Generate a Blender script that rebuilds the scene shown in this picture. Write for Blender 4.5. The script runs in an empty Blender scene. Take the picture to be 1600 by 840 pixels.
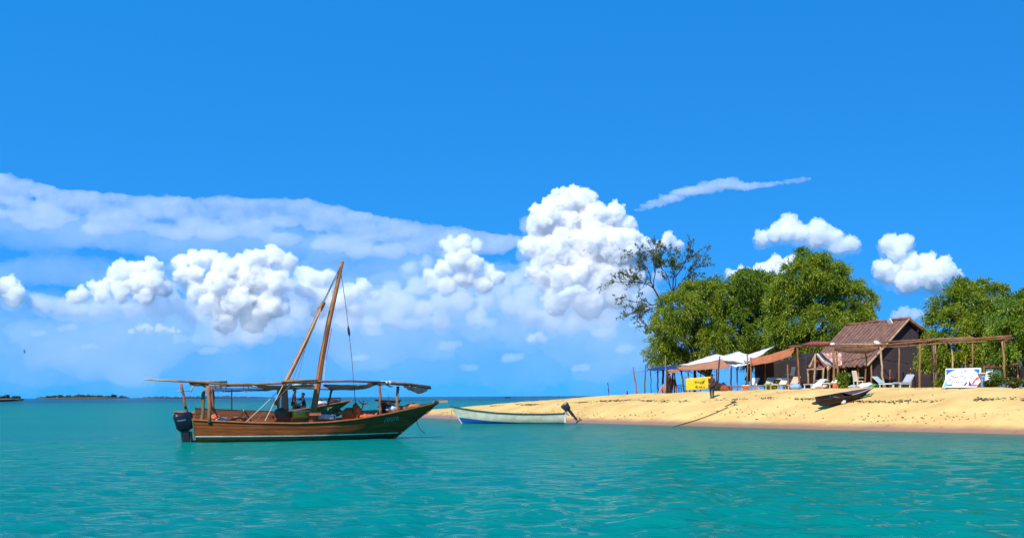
import bpy, bmesh, math, random
import numpy as np
from mathutils import Vector, Matrix, Euler

sc = bpy.context.scene
COL = sc.collection
R = math.radians
random.seed(7)

# ------------------------------------------------------------------ camera
F = 2222.0            # focal length in photo pixels (50 mm on 36 mm, 1600 px wide)
EYE = 1.8             # eye height above the water
cam = bpy.data.cameras.new('camera')
cam_ob = bpy.data.objects.new('camera', cam)
COL.objects.link(cam_ob)
cam_ob.location = (0, 0, EYE)
cam_ob.rotation_euler = (R(90), 0.0045, 0)
cam.lens = 50
cam.sensor_width = 36
cam.shift_y = 0.1242
cam.clip_start = 0.5
cam.clip_end = 90000
sc.camera = cam_ob

# ------------------------------------------------------------------ sky and sun
SUN_EL = R(44)
SUN_AZ = R(-153)      # clockwise from +Y: behind the camera, to the left
world = bpy.data.worlds.new('World')
sc.world = world
world.use_nodes = True
wn = world.node_tree
bg = wn.nodes['Background']
tc = wn.nodes.new('ShaderNodeTexCoord')
mp = wn.nodes.new('ShaderNodeMapping')
mp.vector_type = 'POINT'
mp.inputs['Location'].default_value = (0, 0, 0.48)      # the low sky is as clear as the sky higher up
mp.inputs['Scale'].default_value = (1, 1, 1.35)
wn.links.new(tc.outputs['Generated'], mp.inputs['Vector'])
sky = wn.nodes.new('ShaderNodeTexSky')
sky.sky_type = 'NISHITA'
sky.sun_disc = False
sky.sun_elevation = SUN_EL
sky.sun_rotation = SUN_AZ
sky.air_density = 1.0
sky.dust_density = 0.0
sky.ozone_density = 4.0
wn.links.new(mp.outputs[0], sky.inputs['Vector'])
hsv = wn.nodes.new('ShaderNodeHueSaturation')
hsv.inputs['Saturation'].default_value = 1.33
hsv.inputs['Hue'].default_value = 0.4975
hsv.inputs['Value'].default_value = 2.2
wn.links.new(sky.outputs[0], hsv.inputs['Color'])
wn.links.new(hsv.outputs[0], bg.inputs['Color'])
bg.inputs['Strength'].default_value = 0.14

sl = bpy.data.lights.new('sun', 'SUN')
sl.energy = 4.8
sl.angle = R(0.5)
sl.color = (1.0, 0.955, 0.88)
sun = bpy.data.objects.new('sun', sl)
COL.objects.link(sun)
sun_dir = Vector((math.sin(SUN_AZ) * math.cos(SUN_EL), math.cos(SUN_AZ) * math.cos(SUN_EL), math.sin(SUN_EL)))
sun.rotation_euler = sun_dir.to_track_quat('Z', 'Y').to_euler()

sc.view_settings.view_transform = 'Standard'
sc.view_settings.look = 'None'
sc.view_settings.exposure = 0.27
sc.view_settings.gamma = 1.0
sc.view_settings.use_curve_mapping = False
sc.cycles.max_bounces = 16
sc.cycles.volume_bounces = 12
sc.cycles.transparent_max_bounces = 12
sc.cycles.use_denoising = True
sc.cycles.caustics_reflective = False
sc.cycles.caustics_refractive = False

# ------------------------------------------------------------------ photo pixels to places
def hor(px):
    return 622.3 - 0.0045 * px

def at(px, py, Y):
    return Vector(((px - 800) / F * Y, Y, EYE + (hor(px) - py) / F * Y))

# shore frame: t runs along the beach to the spit, s runs inland
O = np.array([23.0, 63.6])
T = np.array([-0.4333, 0.9013])
S = np.array([0.9013, 0.4333])

def smooth(e0, e1, x):
    x = np.clip((x - e0) / (e1 - e0), 0, 1)
    return x * x * (3 - 2 * x)

_tt = np.linspace(-200, 140, 681)
def _soft(xs, ys, w=15):
    y = np.interp(_tt, xs, ys)
    k = np.hanning(w); k /= k.sum()
    return np.convolve(np.pad(y, w // 2, 'edge'), k, 'valid')[:len(_tt)]
_shore = _soft([-200, -30, 0, 15, 30, 45, 60, 75, 140], [10, 1, 0, -1.6, -2.3, -3.0, -2.8, -1.0, 2.0])
_crest = _soft([-200, 10, 25, 33, 45, 56, 71, 84, 90, 94, 140], [2.2, 2.12, 2.2, 2.12, 1.88, 1.55, 1.02, .55, .1, -.5, -1.5])
_width = _soft([-200, 34, 48, 60, 90, 140], [110, 100, 40, 12, 5, 4], 9)

def ts(X, Y):
    X = np.asarray(X, float) - O[0]; Y = np.asarray(Y, float) - O[1]
    return X * T[0] + Y * T[1], X * S[0] + Y * S[1]

def height(X, Y):
    t, s = ts(X, Y)
    sr = s - np.interp(t, _tt, _shore)
    hc = np.interp(t, _tt, _crest)
    w = np.interp(t, _tt, _width)
    u = np.clip(sr / 9.0, 0, 1)
    h = hc * (1 - (1 - u) ** 1.7)
    h = np.where(sr < 0, np.maximum(-3.0, np.minimum(0.10 * sr, hc)), np.minimum(h, np.where(hc < 0, hc, 99)))
    back = smooth(0, 14, sr - 9 - w)
    return h * (1 - back) + back * (-1.5)

def xy(t, s):
    sr = s + float(np.interp(t, _tt, _shore))
    p = O + T * t + S * sr
    return p

def gnd_h(x, y):
    return float(height(x, y))

def depth_at(px, s):
    """distance Y at which the pixel column px lies s metres inland of the waterline"""
    Y = np.linspace(40, 260, 4401)
    X = (px - 800) / F * Y
    t, ss = ts(X, Y)
    sr = ss - np.interp(t, _tt, _shore)
    i = int(np.argmax(sr >= s))
    return float(Y[i])

def on_sand(px, py):
    """where the pixel's ray meets the sand"""
    Y = np.linspace(40, 200, 6401)
    X = (px - 800) / F * Y
    Z = EYE + (hor(px) - py) / F * Y
    hit = np.argmax(height(X, Y) >= Z)
    return Vector((X[hit], Y[hit], gnd_h(X[hit], Y[hit])))

def col_at(px, s):
    Y = depth_at(px, s)
    X = (px - 800) / F * Y
    return Vector((X, Y, gnd_h(X, Y)))

# ------------------------------------------------------------------ materials
MATS = {}
def mat(name, color, rough=0.7, color2=None, scale=6.0, bump=0.0, bscale=None, spec=0.4, metal=0.0,
        stretch=None, translucent=0.0, detail=4.0, contrast=(0.35, 0.65)):
    if name in MATS:
        return MATS[name]
    m = bpy.data.materials.new(name)
    m.use_nodes = True
    n, l = m.node_tree.nodes, m.node_tree.links
    p = n['Principled BSDF']
    p.inputs['Roughness'].default_value = rough
    p.inputs['Specular IOR Level'].default_value = spec
    p.inputs['Metallic'].default_value = metal
    tcn = n.new('ShaderNodeTexCoord')
    vec = tcn.outputs['Object']
    if stretch:
        mm = n.new('ShaderNodeMapping'); mm.inputs['Scale'].default_value = stretch
        l.new(vec, mm.inputs['Vector']); vec = mm.outputs[0]
    out = None
    if color2 is not None:
        t = n.new('ShaderNodeTexNoise'); t.inputs['Scale'].default_value = scale; t.inputs['Detail'].default_value = detail
        t.inputs['Roughness'].default_value = 0.6
        l.new(vec, t.inputs['Vector'])
        r = n.new('ShaderNodeValToRGB')
        r.color_ramp.elements[0].position, r.color_ramp.elements[1].position = contrast
        r.color_ramp.elements[0].color = (*color, 1); r.color_ramp.elements[1].color = (*color2, 1)
        l.new(t.outputs['Fac'], r.inputs['Fac'])
        l.new(r.outputs[0], p.inputs['Base Color']); out = r.outputs[0]
    else:
        p.inputs['Base Color'].default_value = (*color, 1)
    if bump:
        t2 = n.new('ShaderNodeTexNoise'); t2.inputs['Scale'].default_value = bscale or scale * 2; t2.inputs['Detail'].default_value = 5
        l.new(vec, t2.inputs['Vector'])
        b = n.new('ShaderNodeBump'); b.inputs['Strength'].default_value = bump; b.inputs['Distance'].default_value = 0.05
        l.new(t2.outputs['Fac'], b.inputs['Height']); l.new(b.outputs[0], p.inputs['Normal'])
    if translucent:
        tr = n.new('ShaderNodeBsdfTranslucent'); mx = n.new('ShaderNodeMixShader'); mx.inputs[0].default_value = translucent
        if out is not None: l.new(out, tr.inputs['Color'])
        else: tr.inputs['Color'].default_value = (*color, 1)
        l.new(p.outputs[0], mx.inputs[1]); l.new(tr.outputs[0], mx.inputs[2])
        l.new(mx.outputs[0], n['Material Output'].inputs['Surface'])
    MATS[name] = m
    return m

wood_pole = mat('weathered_pole', (.34, .17, .07), .75, (.16, .075, .03), 3, .4, 14, stretch=(1, 1, .35))
wood_red = mat('reddish_pole', (.30, .11, .045), .75, (.17, .06, .03), 3, .4, 14)
wood_pale = mat('pale_pole', (.50, .34, .18), .8, (.30, .18, .085), 4, .3, 14)
wood_dark = mat('dark_wood', (.055, .026, .014), .6, (.025, .013, .008), 4, .3, 14)
hull_wood = mat('hull_wood', (.29, .080, .014), .55, (.17, .045, .008), 2.2, .25, 10, stretch=(.35, 1, 3.5), spec=.2)
hull_in = mat('inner_hull_wood', (.27, .095, .035), .6, (.15, .052, .02), 2.5, .3, 10, stretch=(.35, 1, 3.5))
rail_wood = mat('orange_rail_wood', (.55, .17, .045), .5, (.36, .10, .03), 3, .2, 12)
bottom_paint = mat('green_bottom_paint', (.045, .048, .014), .5, (.028, .032, .010), 4, .2, 10)
mast_wood = mat('mast_wood', (.46, .165, .04), .6, (.28, .09, .02), 1.6, .3, 10, stretch=(4, 4, .6))
white_paint = mat('white_paint', (.78, .76, .70), .45, (.62, .60, .54), 5, .1)
rope_m = mat('rope', (.20, .14, .09), .9, (.10, .07, .05), 20)
rope_pale = mat('pale_rope', (.62, .52, .38), .9, (.45, .36, .25), 20)
cloth_white = mat('white_cloth', (.82, .78, .70), .9, (.70, .66, .60), 2.0, .3, 6, translucent=.12)
cloth_grey = mat('grey_cloth', (.50, .50, .53), .9, (.34, .34, .38), 3.0, .5, 8, translucent=.2)
cloth_orange = mat('orange_tarp', (.62, .20, .06), .8, (.44, .13, .045), 2.0, .5, 6, stretch=(1, 1, 4), translucent=.18)
cloth_tan = mat('tan_tarp', (.60, .26, .12), .85, (.42, .17, .08), 2.0, .5, 6, translucent=.18)
cloth_blue = mat('blue_tarp', (.012, .07, .30), .6, (.008, .04, .18), 2.0, .4, 6, translucent=.2)
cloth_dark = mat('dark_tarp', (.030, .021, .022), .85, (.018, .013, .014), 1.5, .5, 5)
orange_stuff = mat('orange_fabric', (.72, .14, .02), .7, (.50, .08, .015), 5, .4, 14)
yellow = mat('yellow_plastic', (.78, .50, .03), .5, (.62, .36, .02), 4, .1)
yellow_cloth = mat('yellow_banner_cloth', (.86, .55, .012), .7, (.74, .43, .01), 2.5, .3, 6)
motor_blue = mat('navy_cowling', (.006, .009, .020), .4, (.004, .006, .012), 4, spec=.35)
motor_black = mat('black_engine', (.012, .012, .014), .35, (.02, .02, .022), 6, spec=.5)
motor_grey = mat('grey_metal', (.30, .30, .30), .4, (.2, .2, .2), 6, metal=.6)
glyph_green = mat('green_lettering', (.03, .12, .03), .7)
glyph_teal = mat('pale_green_lettering', (.22, .42, .30), .7)
skin = mat('skin', (.10, .045, .025), .55, (.075, .033, .018), 8)
hair = mat('hair', (.012, .009, .008), .7)

# ------------------------------------------------------------------ mesh helpers
class MB:
    def __init__(self): self.v = []; self.f = []
    def add(self, vs, fs):
        o = len(self.v); self.v += [tuple(x) for x in vs]; self.f += [tuple(i + o for i in q) for q in fs]
        return self
    def box(self, c, size, rot=None):
        sx, sy, sz = [a / 2 for a in size]
        M = Euler(rot or (0, 0, 0)).to_matrix()
        vs = [Vector(c) + M @ Vector((x * sx, y * sy, z * sz)) for x in (-1, 1) for y in (-1, 1) for z in (-1, 1)]
        return self.add(vs, [(0, 1, 3, 2), (4, 6, 7, 5), (0, 4, 5, 1), (2, 3, 7, 6), (0, 2, 6, 4), (1, 5, 7, 3)])
    def tube(self, pts, rad, n=7, wob=0.0):
        pts = [Vector(p) for p in pts]
        if not isinstance(rad, (list, tuple)): rad = [rad] * len(pts)
        rings = []
        for i, p in enumerate(pts):
            d = (pts[min(i + 1, len(pts) - 1)] - pts[max(i - 1, 0)])
            d = d.normalized() if d.length > 1e-9 else Vector((0, 0, 1))
            a = d.cross(Vector((0, 0, 1)))
            if a.length < .15: a = d.cross(Vector((0, 1, 0)))
            a.normalize(); b = d.cross(a)
            rr = rad[i]
            rings.append([p + (a * math.cos(2 * math.pi * k / n) + b * math.sin(2 * math.pi * k / n)) * rr * (1 + wob * random.uniform(-1, 1)) for k in range(n)])
        vs = [v for r in rings for v in r]
        fs = []
        for i in range(len(pts) - 1):
            for k in range(n):
                fs.append((i * n + k, i * n + (k + 1) % n, (i + 1) * n + (k + 1) % n, (i + 1) * n + k))
        fs.append(tuple(reversed(range(n)))); fs.append(tuple((len(pts) - 1) * n + k for k in range(n)))
        return self.add(vs, fs)
    def blob(self, c, r, seed=0, sub=2, amp=.2, freq=1.5):
        bm = bmesh.new(); bmesh.ops.create_icosphere(bm, subdivisions=sub, radius=1)
        from mathutils import noise
        vs = []
        for v in bm.verts:
            k = 1 + amp * noise.noise(v.co * freq + Vector((seed * 7.3, seed * 3.1, 0)))
            vs.append((c[0] + v.co.x * r[0] * k, c[1] + v.co.y * r[1] * k, c[2] + v.co.z * r[2] * k))
        fs = [tuple(q.index for q in p.verts) for p in bm.faces]; bm.free()
        return self.add(vs, fs)
    def build(self, name, m, parent=None, smooth_=False, loc=None, bevel=0.0):
        me = bpy.data.meshes.new(name)
        me.from_pydata(self.v, [], self.f)
        if smooth_:
            for p in me.polygons: p.use_smooth = True
        me.update()
        ms = m if isinstance(m, (list, tuple)) else [m]
        for q in ms: me.materials.append(q)
        ob = bpy.data.objects.new(name, me)
        COL.objects.link(ob)
        if parent is not None: ob.parent = parent
        if loc is not None: ob.location = loc
        if bevel:
            b = ob.modifiers.new('bevel', 'BEVEL'); b.width = bevel; b.segments = 2
        return ob

def fast_mesh(name, V, Q, m, parent=None, smooth_=False):
    V = np.asarray(V, np.float32); Q = np.asarray(Q, np.int32)
    me = bpy.data.meshes.new(name)
    k = Q.shape[1]
    me.vertices.add(len(V)); me.vertices.foreach_set('co', V.ravel())
    me.loops.add(Q.size); me.loops.foreach_set('vertex_index', Q.ravel())
    me.polygons.add(len(Q)); me.polygons.foreach_set('loop_start', np.arange(0, Q.size, k, dtype=np.int32))
    me.polygons.foreach_set('loop_total', np.full(len(Q), k, np.int32))
    if smooth_: me.polygons.foreach_set('use_smooth', np.ones(len(Q), bool))
    me.update(calc_edges=True)
    me.validate()
    me.materials.append(m)
    ob = bpy.data.objects.new(name, me)
    COL.objects.link(ob)
    if parent is not None: ob.parent = parent
    return ob

def tag(o, label, cat, group=None):
    o['label'] = label; o['category'] = cat
    if group: o['group'] = group
    return o

def thing(name, label, cat, loc=(0, 0, 0), rz=0.0, group=None):
    o = bpy.data.objects.new(name, None)
    o.empty_display_size = .3
    COL.objects.link(o)
    o.location = loc; o.rotation_euler = (0, 0, rz)
    return tag(o, label, cat, group)

def copy_tree(o, parent=None):
    c = o.copy(); COL.objects.link(c); c.parent = parent
    for ch in list(o.children): copy_tree(ch, c)
    return c

def wobble(a, b, n=6, amp=.03, seed=None):
    rr = random.Random(seed)
    a, b = Vector(a), Vector(b)
    out = []
    for i in range(n):
        f = i / (n - 1)
        w = amp * math.sin(math.pi * f) if n > 2 else 0
        out.append(a.lerp(b, f) + Vector((rr.uniform(-1, 1), rr.uniform(-1, 1), rr.uniform(-1, 1))) * w)
    return out

def sagline(a, b, sag, n=9):
    a, b = Vector(a), Vector(b)
    return [a.lerp(b, i / (n - 1)) - Vector((0, 0, sag * 4 * (i / (n - 1)) * (1 - i / (n - 1)))) for i in range(n)]

# ================================================================== SETTING
# ------------------------------------------------------------------ sand
def sand_material():
    m = bpy.data.materials.new('sand'); m.use_nodes = True
    n, l = m.node_tree.nodes, m.node_tree.links
    p = n['Principled BSDF']; p.inputs['Specular IOR Level'].default_value = .2
    geo = n.new('ShaderNodeNewGeometry')
    t1 = n.new('ShaderNodeTexNoise'); t1.inputs['Scale'].default_value = .35; t1.inputs['Detail'].default_value = 6
    t1.inputs['Roughness'].default_value = .65
    l.new(geo.outputs['Position'], t1.inputs['Vector'])
    r1 = n.new('ShaderNodeValToRGB')
    r1.color_ramp.elements[0].position = .36; r1.color_ramp.elements[0].color = (.62, .37, .112, 1)
    r1.color_ramp.elements[1].position = .62; r1.color_ramp.elements[1].color = (.74, .49, .165, 1)
    l.new(t1.outputs['Fac'], r1.inputs['Fac'])
    # wet sand by the water's edge (height above water)
    sep = n.new('ShaderNodeSeparateXYZ'); l.new(geo.outputs['Position'], sep.inputs[0])
    t2 = n.new('ShaderNodeTexNoise'); t2.inputs['Scale'].default_value = .5; t2.inputs['Detail'].default_value = 4
    l.new(geo.outputs['Position'], t2.inputs['Vector'])
    ma = n.new('ShaderNodeMath'); ma.operation = 'MULTIPLY_ADD'; ma.inputs[1].default_value = -.30; l.new(t2.outputs['Fac'], ma.inputs[0]); l.new(sep.outputs['Z'], ma.inputs[2])
    mr = n.new('ShaderNodeMapRange'); mr.inputs['From Min'].default_value = -.02; mr.inputs['From Max'].default_value = .24
    l.new(ma.outputs[0], mr.inputs['Value'])
    wet = n.new('ShaderNodeMixRGB'); wet.inputs[1].default_value = (.36, .175, .075, 1)
    l.new(mr.outputs[0], wet.inputs[0]); l.new(r1.outputs[0], wet.inputs[2])
    # trampled specks and footprints
    v = n.new('ShaderNodeTexNoise'); v.inputs['Scale'].default_value = 2.6; v.inputs['Detail'].default_value = 8; v.inputs['Roughness'].default_value = .7
    l.new(geo.outputs['Position'], v.inputs['Vector'])
    r2 = n.new('ShaderNodeValToRGB'); r2.color_ramp.elements[0].position = .30; r2.color_ramp.elements[1].position = .43
    r2.color_ramp.elements[0].color = (.55, .45, .38, 1); r2.color_ramp.elements[1].color = (1, 1, 1, 1)
    l.new(v.outputs['Fac'], r2.inputs['Fac'])
    mul = n.new('ShaderNodeMixRGB'); mul.blend_type = 'MULTIPLY'; mul.inputs[0].default_value = .6
    l.new(wet.outputs[0], mul.inputs[1]); l.new(r2.outputs[0], mul.inputs[2])
    l.new(mul.outputs[0], p.inputs['Base Color'])
    rg = n.new('ShaderNodeMapRange'); rg.inputs['To Min'].default_value = .35; rg.inputs['To Max'].default_value = .95
    l.new(mr.outputs[0], rg.inputs['Value']); l.new(rg.outputs[0], p.inputs['Roughness'])
    b = n.new('ShaderNodeBump'); b.inputs['Strength'].default_value = .28; b.inputs['Distance'].default_value = .12
    l.new(v.outputs['Fac'], b.inputs['Height']); l.new(b.outputs[0], p.inputs['Normal'])
    return m

def build_sand():
    tv = np.concatenate([np.linspace(-150, -20, 50, endpoint=False), np.linspace(-20, 100, 300), np.linspace(101, 140, 20)])
    sv = np.concatenate([np.linspace(-50, -6, 22, endpoint=False), np.linspace(-6, 22, 120), np.linspace(22.8, 140, 60)])
    TT, SS = np.meshgrid(tv, sv, indexing='ij')
    X = O[0] + T[0] * TT + S[0] * SS; Y = O[1] + T[1] * TT + S[1] * SS
    Z = height(X, Y)
    rng = np.random.default_rng(11)
    bump = np.zeros_like(Z)
    for i in range(46):
        lam = 10 ** rng.uniform(-.15, 1.05); a = rng.uniform(0, 2 * np.pi); k = 2 * np.pi / lam
        bump += .011 * lam ** .75 * np.sin(k * (np.cos(a) * X + np.sin(a) * Y) + rng.uniform(0, 6.28))
    Z = Z + np.clip(bump, -.12, .16) * np.clip((Z - .1) / .8, 0, 1) * .34
    n1, n2 = X.shape
    idx = np.arange(n1 * n2).reshape(n1, n2)
    Q = np.stack([idx[:-1, :-1], idx[1:, :-1], idx[1:, 1:], idx[:-1, 1:]], -1).reshape(-1, 4)
    ob = fast_mesh('beach', np.stack([X, Y, Z], -1).reshape(-1, 3), Q[:, ::-1], sand_material(), smooth_=True)
    ob['kind'] = 'structure'
build_sand()

# ------------------------------------------------------------------ water
def water_material():
    m = bpy.data.materials.new('sea_water'); m.use_nodes = True
    n, l = m.node_tree.nodes, m.node_tree.links
    n.remove(n['Principled BSDF'])
    body = n.new('ShaderNodeBsdfDiffuse')
    gloss = n.new('ShaderNodeBsdfGlossy'); gloss.inputs['Roughness'].default_value = .05
    fr = n.new('ShaderNodeFresnel'); fr.inputs['IOR'].default_value = 1.33
    # a wind-roughened sea seen at a low angle mirrors only part of the sky
    fm = n.new('ShaderNodeMath'); fm.operation = 'MULTIPLY'; fm.inputs[1].default_value = .38
    l.new(fr.outputs[0], fm.inputs[0])
    p = n.new('ShaderNodeMixShader')
    l.new(fm.outputs[0], p.inputs[0]); l.new(body.outputs[0], p.inputs[1]); l.new(gloss.outputs[0], p.inputs[2])
    geo = n.new('ShaderNodeNewGeometry')
    # colour of the water body: sandy shoals and deeper weed beds
    mp_ = n.new('ShaderNodeMapping'); mp_.inputs['Scale'].default_value = (.010, .022, 1)
    l.new(geo.outputs['Position'], mp_.inputs['Vector'])
    t = n.new('ShaderNodeTexNoise'); t.inputs['Scale'].default_value = 1.6; t.inputs['Detail'].default_value = 4
    l.new(mp_.outputs[0], t.inputs['Vector'])
    cr = n.new('ShaderNodeValToRGB')
    cr.color_ramp.elements[0].position = .33; cr.color_ramp.elements[0].color = (.0004, .158, .152, 1)
    cr.color_ramp.elements[1].position = .66; cr.color_ramp.elements[1].color = (.0006, .196, .128, 1)
    l.new(t.outputs['Fac'], cr.inputs['Fac'])
    dp = n.new('ShaderNodeAttribute'); dp.attribute_name = 'bed'
    deep = n.new('ShaderNodeMixRGB'); deep.inputs[2].default_value = (.0003, .062, .120, 1)
    l.new(cr.outputs[0], deep.inputs[1]); l.new(dp.outputs['Fac'], deep.inputs[0])
    l.new(deep.outputs[0], body.inputs['Color'])
    # ripples
    def ripple(scale, strx, det):
        mm = n.new('ShaderNodeMapping'); mm.inputs['Scale'].default_value = (strx, 1, 1)
        l.new(geo.outputs['Position'], mm.inputs['Vector'])
        q = n.new('ShaderNodeTexNoise'); q.inputs['Scale'].default_value = scale; q.inputs['Detail'].default_value = det; q.inputs['Roughness'].default_value = .55
        l.new(mm.outputs[0], q.inputs['Vector']); return q.outputs['Fac']
    b1 = n.new('ShaderNodeBump'); b1.inputs['Strength'].default_value = 1.0; b1.inputs['Distance'].default_value = .115
    l.new(ripple(2.2, .45, 3), b1.inputs['Height'])
    b2 = n.new('ShaderNodeBump'); b2.inputs['Strength'].default_value = .8; b2.inputs['Distance'].default_value = .045
    l.new(ripple(7.5, .6, 3), b2.inputs['Height']); l.new(b1.outputs[0], b2.inputs['Normal'])
    for q in (body, gloss, fr): l.new(b2.outputs[0], q.inputs['Normal'])
    # shallow water lets the sand through
    da = n.new('ShaderNodeAttribute'); da.attribute_name = 'depth'
    ex = n.new('ShaderNodeMath'); ex.operation = 'MULTIPLY'; ex.inputs[1].default_value = -2.9; l.new(da.outputs['Fac'], ex.inputs[0])
    e2 = n.new('ShaderNodeMath'); e2.operation = 'EXPONENT'; l.new(ex.outputs[0], e2.inputs[0])
    e3 = n.new('ShaderNodeMath'); e3.operation = 'SUBTRACT'; e3.inputs[0].default_value = 1.0; l.new(e2.outputs[0], e3.inputs[1]); e3.use_clamp = True
    tr = n.new('ShaderNodeBsdfTransparent'); tr.inputs['Color'].default_value = (.72, .93, .92, 1)
    mx = n.new('ShaderNodeMixShader')
    l.new(e3.outputs[0], mx.inputs[0]); l.new(tr.outputs[0], mx.inputs[1]); l.new(p.outputs[0], mx.inputs[2])
    l.new(mx.outputs[0], n['Material Output'].inputs['Surface'])
    return m

def build_water():
    ang = np.concatenate([np.linspace(-180, -27, 46, endpoint=False), np.linspace(-27, 27, 580), np.linspace(30, 180, 46, endpoint=False)[0:]])
    ang = np.radians(ang)
    rad = np.concatenate([np.geomspace(6, 260, 410), np.geomspace(268, 70000, 44)])
    A, Rr = np.meshgrid(ang, rad, indexing='ij')
    X = np.sin(A) * Rr; Y = np.cos(A) * Rr
    Z = np.zeros_like(X)
    d = np.maximum(0, -height(X, Y))
    inside = (Rr < 250)
    rng = np.random.default_rng(5)
    dr = Rr * .009
    for i in range(64):
        lam = 10 ** rng.uniform(-.55, .38)
        a = np.radians(rng.normal(92, 38)) if i % 5 else rng.uniform(0, 6.28)
        k = 2 * np.pi / lam
        amp = .028 / k * np.clip((lam / dr - 2.0) / 2.5, 0, 1)
        ph = k * (np.cos(a) * X + np.sin(a) * Y) + rng.uniform(0, 6.28)
        Z += amp * (np.sin(ph) + .25 * np.cos(2 * ph))
    patch = .75 + .45 * np.sin(X * .11 + 1.3 * np.sin(Y * .05)) * np.sin(Y * .083 + .8 * np.sin(X * .07))
    Z *= patch * np.clip(d / .6, .12, 1) * np.clip((250 - Rr) / 90, 0, 1)
    Z = np.where(inside, Z, 0)
    n1, n2 = X.shape
    V = np.stack([X, Y, Z], -1).reshape(-1, 3)
    idx = np.arange(n1 * n2).reshape(n1, n2)
    idx2 = np.vstack([idx, idx[:1]])
    Q = np.stack([idx2[:-1, :-1], idx2[:-1, 1:], idx2[1:, 1:], idx2[1:, :-1]], -1).reshape(-1, 4)
    V = np.vstack([V, [[0, 0, 0]]]); c = len(V) - 1
    ob = fast_mesh('sea', V, Q[:, ::-1], water_material(), smooth_=True)
    at_ = ob.data.attributes.new('depth', 'FLOAT', 'POINT'); at_.data.foreach_set('value', np.append(d.ravel(), 3).astype(np.float32))
    # seabed: shallow bank near the spit, deeper channel further out
    bed = smooth(150, 900, Rr) * .85 + .15 * smooth(-10, -60, X) * smooth(120, 20, Rr)
    bank = np.exp(-((Y - 125) / 45) ** 2) * smooth(10, -25, X)
    bed = np.clip(bed - .2 * bank, 0, 1)
    a2 = ob.data.attributes.new('bed', 'FLOAT', 'POINT'); a2.data.foreach_set('value', np.append(bed.ravel(), 0).astype(np.float32))
    ob['kind'] = 'structure'
build_water()

# ------------------------------------------------------------------ clouds (volumes of cloud droplets, kilometres away)
def _ico(sub):
    bm = bmesh.new(); bmesh.ops.create_icosphere(bm, subdivisions=sub, radius=1)
    v = np.array([x.co[:] for x in bm.verts]); f = np.array([[q.index for q in p.verts] for p in bm.faces]); bm.free()
    return v, f
IV, IF = _ico(2)
IV1, IF1 = _ico(1)

def cloud(label, lumps, D, vox=1.3, dens=.20, seed=0, levels=3, flat=1.0, wide=1.0, nn=(18, 9, 5), disp=12.0, dscale=12.0, group='clouds over the sea', name='cumulus_cloud', shrink=(.16, .46), color=(.94, .944, .966), parent=None):
    """lumps: (px, py, radius px) as seen from the bay, at the distance D; each grows smaller billows on its surface"""
    rng = np.random.default_rng(seed)
    m = D / F
    sc3 = np.array([wide, 1, flat])
    C = []; Rr = []
    for px, py, r in lumps:
        C.append([(px - 800) * m, D + rng.uniform(-.6, .6) * r * m, EYE + (hor(px) - py) * m]); Rr.append(r * m)
    C0 = np.array(C); R0 = np.array(Rr)
    allc = [C0]; allr = [R0]
    c, r = C0, R0
    for L in range(levels):
        k = nn[L]
        v = rng.normal(size=(len(c), k, 3)); v /= np.linalg.norm(v, axis=-1, keepdims=True)
        v[..., 2] = np.where(v[..., 2] < -.3, -.4 * v[..., 2], v[..., 2])
        v[..., 1] = np.where(v[..., 1] > .45, -v[..., 1], v[..., 1])
        rr = r[:, None] * rng.uniform(*shrink, size=(len(c), k))
        cc = c[:, None] + v * sc3 * r[:, None, None] * rng.uniform(.82, 1.04, size=(len(c), k, 1))
        cc = cc.reshape(-1, 3); rr = rr.reshape(-1)
        # drop what is buried in a parent lump
        dd = np.linalg.norm((cc[:, None] - C0[None]) / sc3, axis=-1) / R0[None]
        keep = (dd.min(1) > .72) & (rr > .9 * m)
        c, r = cc[keep], rr[keep]
        allc.append(c); allr.append(r)
    V = []; Fc = []; o = 0
    for c_, r_ in zip(np.concatenate(allc), np.concatenate(allr)):
        iv, f_ = (IV, IF) if r_ > 7 * m else (IV1, IF1)
        V.append(iv * sc3 * r_ * rng.uniform(.75, 1.25, 3) + c_); Fc.append(f_ + o); o += len(iv)
    mt = bpy.data.materials.new('cloud_vapour'); mt.use_nodes = True
    n = mt.node_tree; n.nodes.remove(n.nodes['Principled BSDF'])
    vs = n.nodes.new('ShaderNodeVolumeScatter'); vs.inputs['Density'].default_value = dens / m
    vs.inputs['Color'].default_value = (*color, 1)
    n.links.new(vs.outputs[0], n.nodes['Material Output'].inputs['Volume'])
    V = np.concatenate(V)
    org = V.mean(0)
    ob = fast_mesh(name, V - org, np.concatenate(Fc), mt)
    ob.location = org
    def remesh(v):
        rm = ob.modifiers.new('merge', 'REMESH'); rm.mode = 'VOXEL'; rm.voxel_size = v * m
    def billow(scale, strength, depth=3):
        tx = bpy.data.textures.new('billow', 'CLOUDS'); tx.noise_scale = scale * m; tx.noise_depth = depth; tx.noise_type = 'HARD_NOISE'
        dm = ob.modifiers.new('billow', 'DISPLACE'); dm.texture = tx; dm.strength = strength * m; dm.mid_level = .25; dm.texture_coords = 'LOCAL'
    remesh(vox * 1.5); billow(dscale, disp, 4)
    remesh(vox); billow(dscale * .32, disp * .55, 3)
    if parent is not None:
        ob.parent = parent; ob.location = Vector(org) - parent.location
        return ob
    tag(ob, label, 'cloud', group)
    if name == 'cumulus_cloud' and levels == 3:          # thin vapour round the flanks and base
        cloud('', [(px, py + .5 * r, r * 1.12) for px, py, r in lumps], D, 2.6, .016, seed + 200, 1, flat, wide * 1.15, (12,), 13, 13, name='vapour_fringe', color=(.88, .89, .95), parent=ob)
    return ob

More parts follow.
